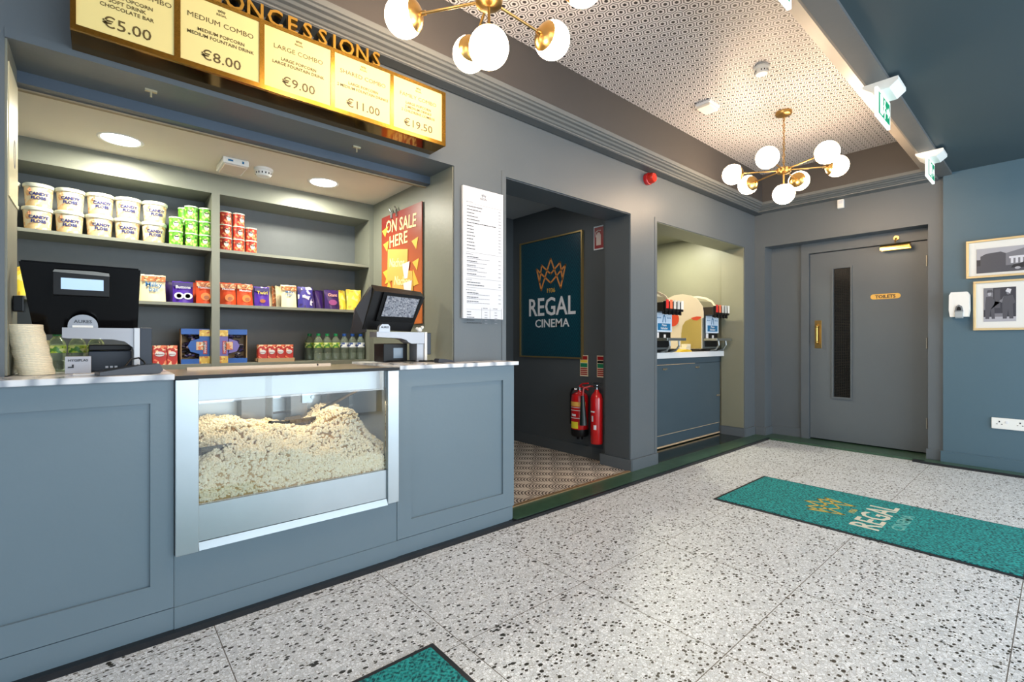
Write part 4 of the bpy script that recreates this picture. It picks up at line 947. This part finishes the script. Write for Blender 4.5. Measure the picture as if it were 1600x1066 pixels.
# ================================================================ EXIT SIGNS
def exit_sign(x, label):
    t = thing('exit_sign', label, 'exit sign', (x, .69, 2.58), 0, 'hanging green exit signs')
    obj('housing', MB().prism([(-.09, 0), (.075, 0), (.075, -.014), (.03, -.052), (-.05, -.052), (-.09, -.02)], 'x', -.10, .10), WHITE, t)
    obj('sign_panel', MB().box(-.15, .15, -.008, .008, -.205, -.045, .002), EXITW, t)
    for s in (-1,):
        g_ = MB().box(-.128, .128, -.0095, -.008, -.188, -.066); obj('green_field', g_, GREEN, t)
        m_ = MB().plate(rect(-.10, -.045, -.18, -.075), (0, -.0105, 0), '-y', .0008)
        m_.plate(disc(.002, -.088, .010, 10), (0, -.0105, 0), '-y', .0008).stroke([(0, -.10), (-.012, -.135), (.012, -.15), (.004, -.178)], .012, (0, -.0105, 0), '-y', .0008).stroke([(-.012, -.135), (-.03, -.16)], .010, (0, -.0105, 0), '-y', .0008).stroke([(-.022, -.118), (0, -.108), (.02, -.118)], .007, (0, -.0105, 0), '-y', .0008)
        m_.plate([(.05, -.115), (.085, -.115), (.085, -.098), (.112, -.128), (.085, -.158), (.085, -.14), (.05, -.14)], (0, -.0105, 0), '-y', .0008)
        obj('running_figure', m_, EXITW, t)
exit_sign(3.46, 'green running-man exit sign, middle one hanging from the beam')
exit_sign(4.98, 'green running-man exit sign nearest the toilets door')
exit_sign(1.86, 'green running-man exit sign cut off at the top of photo')

# ================================================================ WALL DEVICES
fa = thing('fire_alarm_sounder', 'red round fire alarm sounder high on the main wall', 'alarm', (3.56, W, 2.49))
obj('alarm_base', MB().lathe([(.050, 0), (.052, .004), (.050, .03), (.044, .034)], M=Matrix.Rotation(math.pi / 2, 4, 'X')), RED, fa, smooth=True)
obj('beacon', MB().lathe([(.044, .034), (.045, .06), (.036, .078), (0, .082)], M=Matrix.Rotation(math.pi / 2, 4, 'X')), mat('red_lens', (214, 50, 36), .15, trans=.3), fa, smooth=True)
se = thing('motion_sensor', 'small white motion sensor high above the toilets door', 'sensor', (XD, 1.49, 2.46))
obj('sensor_body', MB().box(-.03, 0, -.028, .028, 0, .09, .005), WHITE, se); obj('sensor_lens', MB().box(-.034, -.029, -.018, .018, .045, .075, .003), OFFW, se)
sp_ = thing('soap_dispenser', 'white wall soap dispenser left of the framed photographs', 'dispenser', (5.73, .59, 1.31))
obj('dispenser_body', MB().prism([(-.058, .0), (.058, 0), (.066, .06), (.064, .19), (.052, .215), (-.052, .215), (-.064, .19), (-.066, .06)], 'x', -.10, 0), WHITE, sp_)
obj('window', MB().prism([(-.024, .01), (.024, .01), (.028, .05), (.020, .09), (0, .105), (-.020, .09), (-.028, .05)], 'x', -.106, -.1), mat('smoke_grey', (120, 126, 130), .3), sp_)
obj('push_button', MB().prism([(-.015, .055), (.015, .055), (.012, .08), (0, .09), (-.012, .08)], 'x', -.112, -.106), BLACKM, sp_); obj('nozzle', MB().box(-.10, -.06, -.025, .025, -.012, .0, .003).box(-.112, -.10, -.026, .026, -.005, .045, .003), mat('grey_plastic', (160, 168, 172), .4), sp_)
sk_ = thing('wall_socket', 'white multi-gang power socket low on the blue wall', 'socket', (5.73, .26, .362))
obj('socket_plate', MB().box(-.016, 0, -.16, .137, 0, .092, .003), WHITE, sk_)
h_ = MB()
for y in (.09, -.03):
    h_.box(-.0175, -.0158, y - .004, y + .004, .055, .068).box(-.0175, -.0158, y + .010, y + .019, .038, .043).box(-.0175, -.0158, y - .019, y - .010, .038, .043)
obj('pin_hole', h_, INK, sk_)
obj('switch', MB().box(-.021, -.0155, .04, .055, .05, .07, .001).box(-.021, -.0155, -.075, -.06, .05, .07, .001), OFFW, sk_)
# framed photographs
def frame(name_label, y0, y1, z0, z1, py0, py1, pz0, pz1, artf):
    t = thing('framed_photograph', name_label, 'picture', (5.73, (y0 + y1) / 2, z0), 0, 'framed black and white photographs')
    X = 5.73; b = .018
    obj('frame', MB().box(X - .028, X, y0, y1, z0, z0 + b, .002).box(X - .028, X, y0, y1, z1 - b, z1, .002).box(X - .028, X, y0, y0 + b, z0 + b, z1 - b, .002).box(X - .028, X, y1 - b, y1, z0 + b, z1 - b, .002), mat('champagne_frame', (214, 188, 140), .35, .5), t, True)
    obj('mount', MB().box(X - .012, X - .002, y0 + b, y1 - b, z0 + b, z1 - b), mat('white_mount', (226, 226, 222), .6), t, True)
    ph_ = obj('photograph', MB().box(X - .0135, X - .012, py0, py1, pz0, pz1), mat('photo_dark_grey', (46, 44, 54), .3), t, True)
    artf(ph_, X - .0142, py0, py1, pz0, pz1)
GR = [mat('photo_grey_%d' % i, (v, v, v + 8), .4) for i, v in enumerate((24, 74, 116, 168, 208))]
def art1(p, X, y0, y1, z0, z1):
    w_ = y1 - y0; h = z1 - z0
    def q(pts, m_, d=0): obj('printed_shape', MB().plate([(-(1 - 0) * 0 + (a - .5) * w_, (b) * h) for a, b in pts], (X - d, (y0 + y1) / 2, z0), '-x', .0003), m_, p, True)
    q(rect(0, 1, .55, 1), GR[3]); q(rect(0, 1, 0, .3), GR[1], .0004)
    q([(.05, .2), (.05, .68), (.12, .78), (.30, .82), (.36, .74), (.36, .2)], GR[1], .0008); q([(.36, .25), (.36, .74), (.62, .92), (.78, .86), (.78, .3)], GR[2], .0008)
    q(rect(.40, .76, .52, .60), GR[4], .0012)
    for i in range(6): q(rect(.42 + i * .055, .45 + i * .055, .32, .52), GR[4], .0012)
    q([(.42, .14), (.45, .26), (.54, .30), (.58, .36), (.70, .36), (.76, .26), (.82, .22), (.82, .12)], GR[0], .0016); q(disc(.50, .12, .035, 12, ry=.05), GR[3], .002); q(disc(.75, .12, .035, 12, ry=.05), GR[3], .002)
    q([(.78, .3), (.84, .55), (1, .5), (1, .25)], GR[0], .0012)
def art2(p, X, y0, y1, z0, z1):
    w_ = y1 - y0; h = z1 - z0
    def q(pts, m_, d=0): obj('printed_shape', MB().plate([((a - .5) * w_, b * h) for a, b in pts], (X - d, (y0 + y1) / 2, z0), '-x', .0003), m_, p, True)
    q(rect(.0, .30, .35, 1), GR[2]); q(rect(.34, .52, .4, .95), GR[1]); q(rect(0, 1, 0, .14), GR[3]); q(rect(.3, .62, .14, .24), GR[2])
    q(disc(.19, .82, .055, 14, ry=.06), GR[3], .0006); q([(.10, .86), (.30, .86), (.27, .94), (.13, .94)], GR[1], .001)
    q([(.08, .74), (.28, .74), (.36, .60), (.52, .56), (.52, .62), (.38, .68), (.33, .5), (.36, .08), (.26, .08), (.22, .36), (.18, .08), (.06, .08), (.05, .5)], GR[1], .0008)
    q(disc(.76, .84, .05, 14, ry=.06), GR[2], .0006); q([(.68, .88), (.74, .97), (.86, .93), (.82, .80), (.78, .84)], GR[4], .001)
    q([(.62, .74), (.90, .76), (.98, .55), (.90, .50), (.92, .08), (.80, .08), (.76, .36), (.72, .08), (.60, .08), (.58, .5)], GR[1], .0008); q([(.62, .74), (.58, .55), (.50, .58), (.50, .62), (.58, .66)], GR[2], .001)
frame('upper framed black and white photo of a cinema building', -.06, .553, 1.640, 1.965, -.0, .488, 1.68, 1.888, art1)
frame('lower framed black and white photo of two standing men', -.0, .508, 1.191, 1.612, .253, .445, 1.264, 1.550, art2)

# ================================================================ PASSAGE
rp = thing('cinema_poster', 'large framed teal REGAL CINEMA poster in the passage', 'poster', (3.42, 3.366, .932))
y0, y1, z0, z1 = 2.930, 3.803, .932, 2.137
FR = MB(); X = 3.42; b = .014
for q in ((y0, y1, z0, z0 + b), (y0, y1, z1 - b, z1), (y0, y0 + b, z0 + b, z1 - b), (y1 - b, y1, z0 + b, z1 - b)): FR.box(X - .025, X, *q)
obj('gold_frame', FR, mat('antique_gold', (170, 146, 96), .35, .8), rp, True)
obj('poster_print', MB().box(X - .012, X - .002, y0 + b, y1 - b, z0 + b, z1 - b), TEALDIA, rp, True)
cy = (y0 + y1) / 2 - .02
obj('crown_emblem', crown(MB(), .40, .30, .016, (X - .014, cy, 1.62), '-x', .001), ORANGE, rp, True)
obj('year', MB().text('1936', .062, (X - .014, cy, 1.585), '-x', .0008), GOLDP, rp, True)
tx = MB().text('REGAL', .255, (X - .014, cy, 1.36), '-x', .001, sx=.86); obj('title_lettering', tx, OFFW, rp, True)
obj('cinema_lettering', MB().text('CINEMA', .115, (X - .014, cy - .01, 1.24), '-x', .001, sx=1.12), OFFW, rp, True)
# extinguisher location sign
es = tag(obj('extinguisher_sign', MB().box(X - .012, X - .008, 2.662, 2.80, 1.925, 2.14), OFFW), 'red sign with white extinguisher symbol by passage column', 'sign')
obj('red_field', MB().box(X - .0135, X - .012, 2.662, 2.79, 1.937, 2.128), DKRED, es)
obj('extinguisher_symbol', MB().plate([(-.026, 0), (.026, 0), (.026, .09), (.012, .115), (-.012, .115), (-.026, .09)], (X - .0145, 2.742, 1.965), '-x', .0008).stroke([(-.03, .08), (-.034, .12), (0, .135), (.02, .13)], .008, (X - .0145, 2.742, 1.965), '-x', .0008), mat('pale_pink', (226, 206, 196), .5), es)
def instr(yc, w_, bandm, label, z0=.772):
    t = tag(obj('instruction_sign', MB().box(X - .010, X - .006, yc - w_ / 2, yc + w_ / 2, z0, z0 + .196), mat('cream_sign', (226, 214, 186), .5)), label, 'sign', 'extinguisher instruction signs')
    def bar(a, b, m_, nm): obj(nm, MB().box(X - .0115, X - .0098, yc - w_ / 2 + .006, yc + w_ / 2 - .006, z0 + a, z0 + b), m_, t)
    bar(.155, .188, DKRED, 'red_band'); bar(.128, .150, bandm, 'type_band'); bar(.085, .122, mat('sign_green', (20, 120, 84), .5), 'green_band')
    for i in range(4): bar(.012 + i * .018, .024 + i * .018, DKRED, 'red_band')
instr(2.918, .095, YEL, 'extinguisher instruction sign above the foam extinguisher'); instr(2.715, .098, BLACKM, 'extinguisher instruction sign above the black-horned extinguisher')
# extinguishers
fx = thing('fire_extinguisher', 'fat red foam fire extinguisher with yellow labels', 'fire extinguisher', (3.325, 2.895, .235))
obj('cylinder', MB().lathe([(.0, .03), (.074, .03), (.080, .045), (.080, .34), (.072, .375), (.045, .395), (.02, .40), (.018, .415)], seg=32), RED, fx, smooth=True)
obj('black_base', MB().lathe([(.068, 0), (.072, 0), (.0815, .02), (.0815, .065)], seg=32).cyl((0, 0, -.03), (0, 0, .0), .03), BLACKM, fx, smooth=True)
obj('valve', MB().cyl((0, 0, .41), (0, 0, .445), .016).cyl((-.02, .02, .425), (-.035, .035, .425), .014), CHROME, fx)
obj('carry_handle', MB().tube([(0, 0, .44), (.0, -.03, .45), (0, -.10, .425)], .008).tube([(0, .005, .448), (0, -.03, .475), (0, -.10, .485)], .007), RED, fx)
obj('hose', MB().tube([(-.01, .03, .43), (-.02, .075, .42), (-.02, .092, .38), (-.02, .092, .10)], .009), BLACKM, fx)
def band(mb, r, z0_, z1_, a0, a1, n=12):
    lo, hi = [], []
    for i in range(n + 1):
        a = math.radians(a0 + (a1 - a0) * i / n); lo.append(mb.bm.verts.new((r * math.cos(a), r * math.sin(a), z0_))); hi.append(mb.bm.verts.new((r * math.cos(a), r * math.sin(a), z1_)))
    for i in range(n): mb.bm.faces.new((lo[i], lo[i + 1], hi[i + 1], hi[i]))
    return mb
obj('foam_band', band(MB(), .0808, .275, .315, 130, 260), mat('foam_cream', (222, 170, 80), .5), fx)
obj('label_text', band(band(band(band(MB(), .0812, .262, .266, 140, 235), .0812, .235, .241, 140, 235), .0812, .185, .205, 160, 195), .0812, .165, .172, 140, 235), OFFW, fx)
obj('yellow_label', band(MB(), .0812, .075, .135, 150, 210), mat('yellow_sticker', (226, 214, 50), .5), fx)
cx_ = thing('fire_extinguisher', 'slim red fire extinguisher with black discharge horn', 'fire extinguisher', (3.338, 2.708, .19))
obj('cylinder', MB().lathe([(.0, 0), (.050, .0), (.055, .012), (.055, .40), (.045, .435), (.022, .46), (.016, .48)], seg=28), RED, cx_, smooth=True)
obj('valve', MB().cyl((0, 0, .475), (0, 0, .52), .015).box(-.02, .02, -.04, .02, .50, .515).box(-.012, .012, -.05, .03, .53, .54), CHROME, cx_)
obj('swivel_hose', MB().tube([(0, .01, .50), (-.01, .06, .505), (-.06, .10, .49), (-.075, .10, .42)], .008), mat('copper_red', (170, 70, 70), .35, .5), cx_)
obj('discharge_horn', MB().cyl((-.075, .10, .42), (-.082, .085, .16), .016, .034), mat('horn_green_black', (20, 34, 32), .35), cx_)
obj('label_text', band(band(band(MB(), .0556, .28, .292, 150, 200), .0556, .20, .25, 165, 185), .0556, .13, .17, 190, 215), OFFW, cx_)
obj('wall_bracket', MB().box(.050, .058, -.02, .02, .30, .36), BLACKM, cx_)
tag(obj('extinguisher_shadow', MB().box(3.405, 3.418, 2.67, 2.86, .13, .60), mat('shadow_blue_grey', (58, 66, 74), .5)), 'dark panel as painted shadow behind the slim extinguisher', 'painted shadow')  # dark sheet painting the extinguishers' shadow on the passage wall

# ================================================================ DRINKS NICHE
dc = thing('drinks_cabinet', 'blue-grey cupboard under the drinks machines in wall niche', 'cabinet', (4.6, 2.9, .02))
obj('carcass', MB().box(3.72, 5.497, 2.64, 3.3, .10, .925), PAINT_CAB, dc, True)
obj('top_rail', MB().box(3.72, 5.497, 2.625, 2.64, .862, .925), PAINT_CAB, dc, True)
obj('door', MB().box(3.725, 5.475, 2.62, 2.64, .158, .856, .002), PAINT_CAB, dc, True)
obj('plinth', MB().box(3.72, 5.497, 2.632, 2.65, .045, .150), PAINT_CAB, dc, True)
obj('bare_edge', MB().box(3.72, 5.48, 2.628, 2.634, .150, .157).box(3.72, 5.497, 2.626, 2.632, .030, .044).box(3.72, 4.9, 2.622, 2.626, .857, .861), mat('bare_wood_edge', (206, 176, 140), .6, noise=.3, nscale=20), dc, True)
for x, z in ((4.30, .815), (4.95, .812), (5.43, .47)): obj('latch', MB().box(x - .045, x + .035, 2.612, 2.62, z - .006, z + .010).cyl((x - .01, 2.605, z), (x - .01, 2.62, z), .010, seg=10), mat('tarnished_metal', (170, 160, 140), .35, .8), dc, True)
tag(obj('worktop', MB().box(3.72, 5.497, 2.575, 3.3, .926, .985, .003), mat('white_laminate', (226, 228, 230), .3)), 'white laminate worktop under the drinks machines', 'worktop')
MUST = mat('mustard_reflection', (190, 168, 96), .22, .25)  # steel inset, its yellowish reflection painted as mustard colour
def dispenser(x0, label):
    t = thing('drinks_dispenser', label, 'drinks machine', (x0, 2.62, .985), 0, 'soft drink fountain machines')
    # local: x 0..0.36 ; y 0 front .. 0.42 back ; z 0 = counter
    body = [(0, .02), (.42, .02), (.42, .62), (.34, .648), (.24, .652), (.14, .630), (.06, .585), (.0, .50), (-.01, .44), (-.01, .375), (.01, .36), (.01, .02)]
    prof = [(y, z) for y, z in body]
    obj('side_panel', MB().prism(prof, 'x', 0, .014), CREAM, t); obj('side_panel', MB().prism(prof, 'x', .346, .36), CREAM, t)
    inner = [(.01, .02), (.41, .02), (.41, .60), (.335, .628), (.24, .632), (.145, .610), (.068, .566), (.015, .49), (0.0, .44), (.0, .375)]
    obj('body_shell', MB().prism(inner, 'x', .014, .346), mat('olive_cover', (116, 112, 92), .35), t)
    obj('side_inset', MB().plate([(-.01 - .0, .03), (-.01, .36), (-.03, .372), (-.14, .365), (-.20, .34), (-.235, .29), (-.25, .2), (-.255, .03)], (-.002, 0, 0), '-x', .002), MUST, t)
    obj('red_logo', MB().plate([(-.012, .385), (-.012, .37), (-.06, .345), (-.10, .350), (-.135, .375), (-.06, .390)], (-.0045, 0, 0), '-x', .0008), mat('logo_orange_red', (206, 74, 46), .35), t)
    obj('red_logo', MB().plate(disc(-.355, .37, .075, 18, 0, 360, .085), (-.003, 0, 0), '-x', .0008), mat('logo_orange_red', (206, 74, 46), .35), t)
    obj('front_face', MB().box(.014, .346, 0, .012, .03, .375), STEEL, t)
    obj('valve_block', MB().box(.02, .345, -.115, .02, .40, .49, .004), mat('dark_brown_plastic', (40, 34, 32), .3), t)
    cols_ = [(214, 48, 44), (226, 112, 76), (206, 204, 196), (196, 200, 198), (232, 232, 228)]
    for i, c in enumerate(cols_):
        x = .045 + i * .068
        v_ = obj('dispensing_valve', MB().box(x - .026, x + .026, -.145, -.115, .405, .50, .004).cyl((x, -.105, .40), (x, -.105, .375), .015, .011, seg=12).box(x - .012, x + .012, -.13, -.118, .37, .41), BLACKM, t)
        obj('flavour_label', MB().box(x - .022, x + .022, -.148, -.145, .428, .512), mat('flavour_%d' % i, c, .4), v_)
    s_ = obj('notice_card', MB().box(.045, .335, -.022, -.016, .205, .395), mat('notice_white', (206, 222, 240), .4), t)
    obj('blue_panel', MB().box(.075, .305, -.0235, -.022, .222, .290), BLUEP, s_); obj('lettering', MB().text('Please', .034, (.19, -.0245, .262), '-y', .0006).text('Refresher', .032, (.19, -.0245, .232), '-y', .0006), OFFW, s_)
    obj('cup_icon', MB().stroke([(.165, .305), (.175, .355), (.19, .372), (.205, .355), (.215, .305)], .010, (0, -.0235, 0), '-y', .0008), BLUEP, s_)
    ic = MB()
    for xx in (.075, .10, .125, .25, .275, .30): ic.plate(disc(xx, .345, .007, 8), (0, -.0232, 0), '-y', .0006)
    obj('icon_dots', ic, BLUEP, s_)
    obj('lower_front', MB().box(.06, .33, -.01, 0, .05, .20), BLACKM, t); obj('key_plate', MB().box(.06, .11, -.014, -.01, .13, .20).box(.20, .235, -.014, -.01, .14, .18), OFFW, t)
    obj('drip_tray', MB().box(.02, .37, -.16, -.005, .118, .145, .003), STEEL, t)
    for xx in (.09, .26): obj('tray_leg', MB().tube([(xx, -.14, .118), (xx, -.145, .07), (xx, -.11, .02), (xx, -.05, .008)], .009), STEEL, t)
    obj('foot_base', MB().box(.0, .36, -.04, .40, .004, .03, .003), BLACKM, t)
    return t
d1 = dispenser(4.06, 'drinks machine at left of the niche, partly behind wall'); dup(d1, (5.06, 2.62, .985), label='drinks machine at right of the niche beside end wall')
nb = MAT = None
tag(obj('napkin_carton', MB().box(4.93, 5.03, 2.74, 2.82, .986, 1.03, .002), WAX), 'lower cream carton beside the right drinks machine', 'box', 'cream cartons by the drinks machines')
tag(obj('napkin_carton', MB().box(4.95, 5.03, 2.74, 2.81, 1.031, 1.066, .002), WAX), 'upper cream carton stacked beside the right drinks machine', 'box', 'cream cartons by the drinks machines')
tag(obj('yellow_cloth', MB().prism([(4.55, .986), (4.80, .986), (4.78, 1.002), (4.70, 1.012), (4.60, 1.004)], 'y', 2.60, 2.70), mat('yellow_fabric', (206, 168, 20), .7, bump=.4)), 'folded yellow cloth on the white niche worktop', 'cloth')
tag(obj('drip_mat', MB().box(4.82, 5.05, 2.585, 2.72, .986, .996, .003), BLACKM), 'thin black drip mat on the niche worktop', 'mat')

# ================================================================ DOOR MATS
def doormat(x0, x1, y0, y1, label, logo):
    t = thing('entrance_mat', label, 'mat', ((x0 + x1) / 2, (y0 + y1) / 2, 0), 0, 'teal entrance mats')
    obj('rubber_border', MB().box(x0, x1, y0, y1, .0005, .005, .002), RUBBER, t, True)
    obj('pile', MB().box(x0 + .022, x1 - .022, y0 + .022, y1 - .022, .004, .009), MATFAB, t, True)
    if logo:
        cx, Z = (x0 + x1) / 2, .0094
        obj('crown_emblem', crown(MB(), .34, .25, .014, (cx, .90, Z), 'z', .0004), mat('mat_gold', (196, 168, 72), .95), t, True)
        obj('year', MB().text('1936', .05, (cx, .865, Z), 'z', .0004), MATS['mat_gold'], t, True)
        obj('title_lettering', MB().text('REGAL', .205, (cx, .695, Z), 'z', .0004, sx=.92), mat('mat_cream', (208, 206, 190), .95), t, True)
        obj('cinema_lettering', MB().text('CINEMA', .085, (cx, .60, Z), 'z', .0004, sx=1.1), mat('mat_pale_teal', (110, 176, 170), .95), t, True)
doormat(3.220, 4.078, .10, 1.590, 'teal REGAL CINEMA entrance mat with gold crown', True)
doormat(.05, .915, .2, 1.497, 'teal entrance mat cut off at the bottom of photo', False)
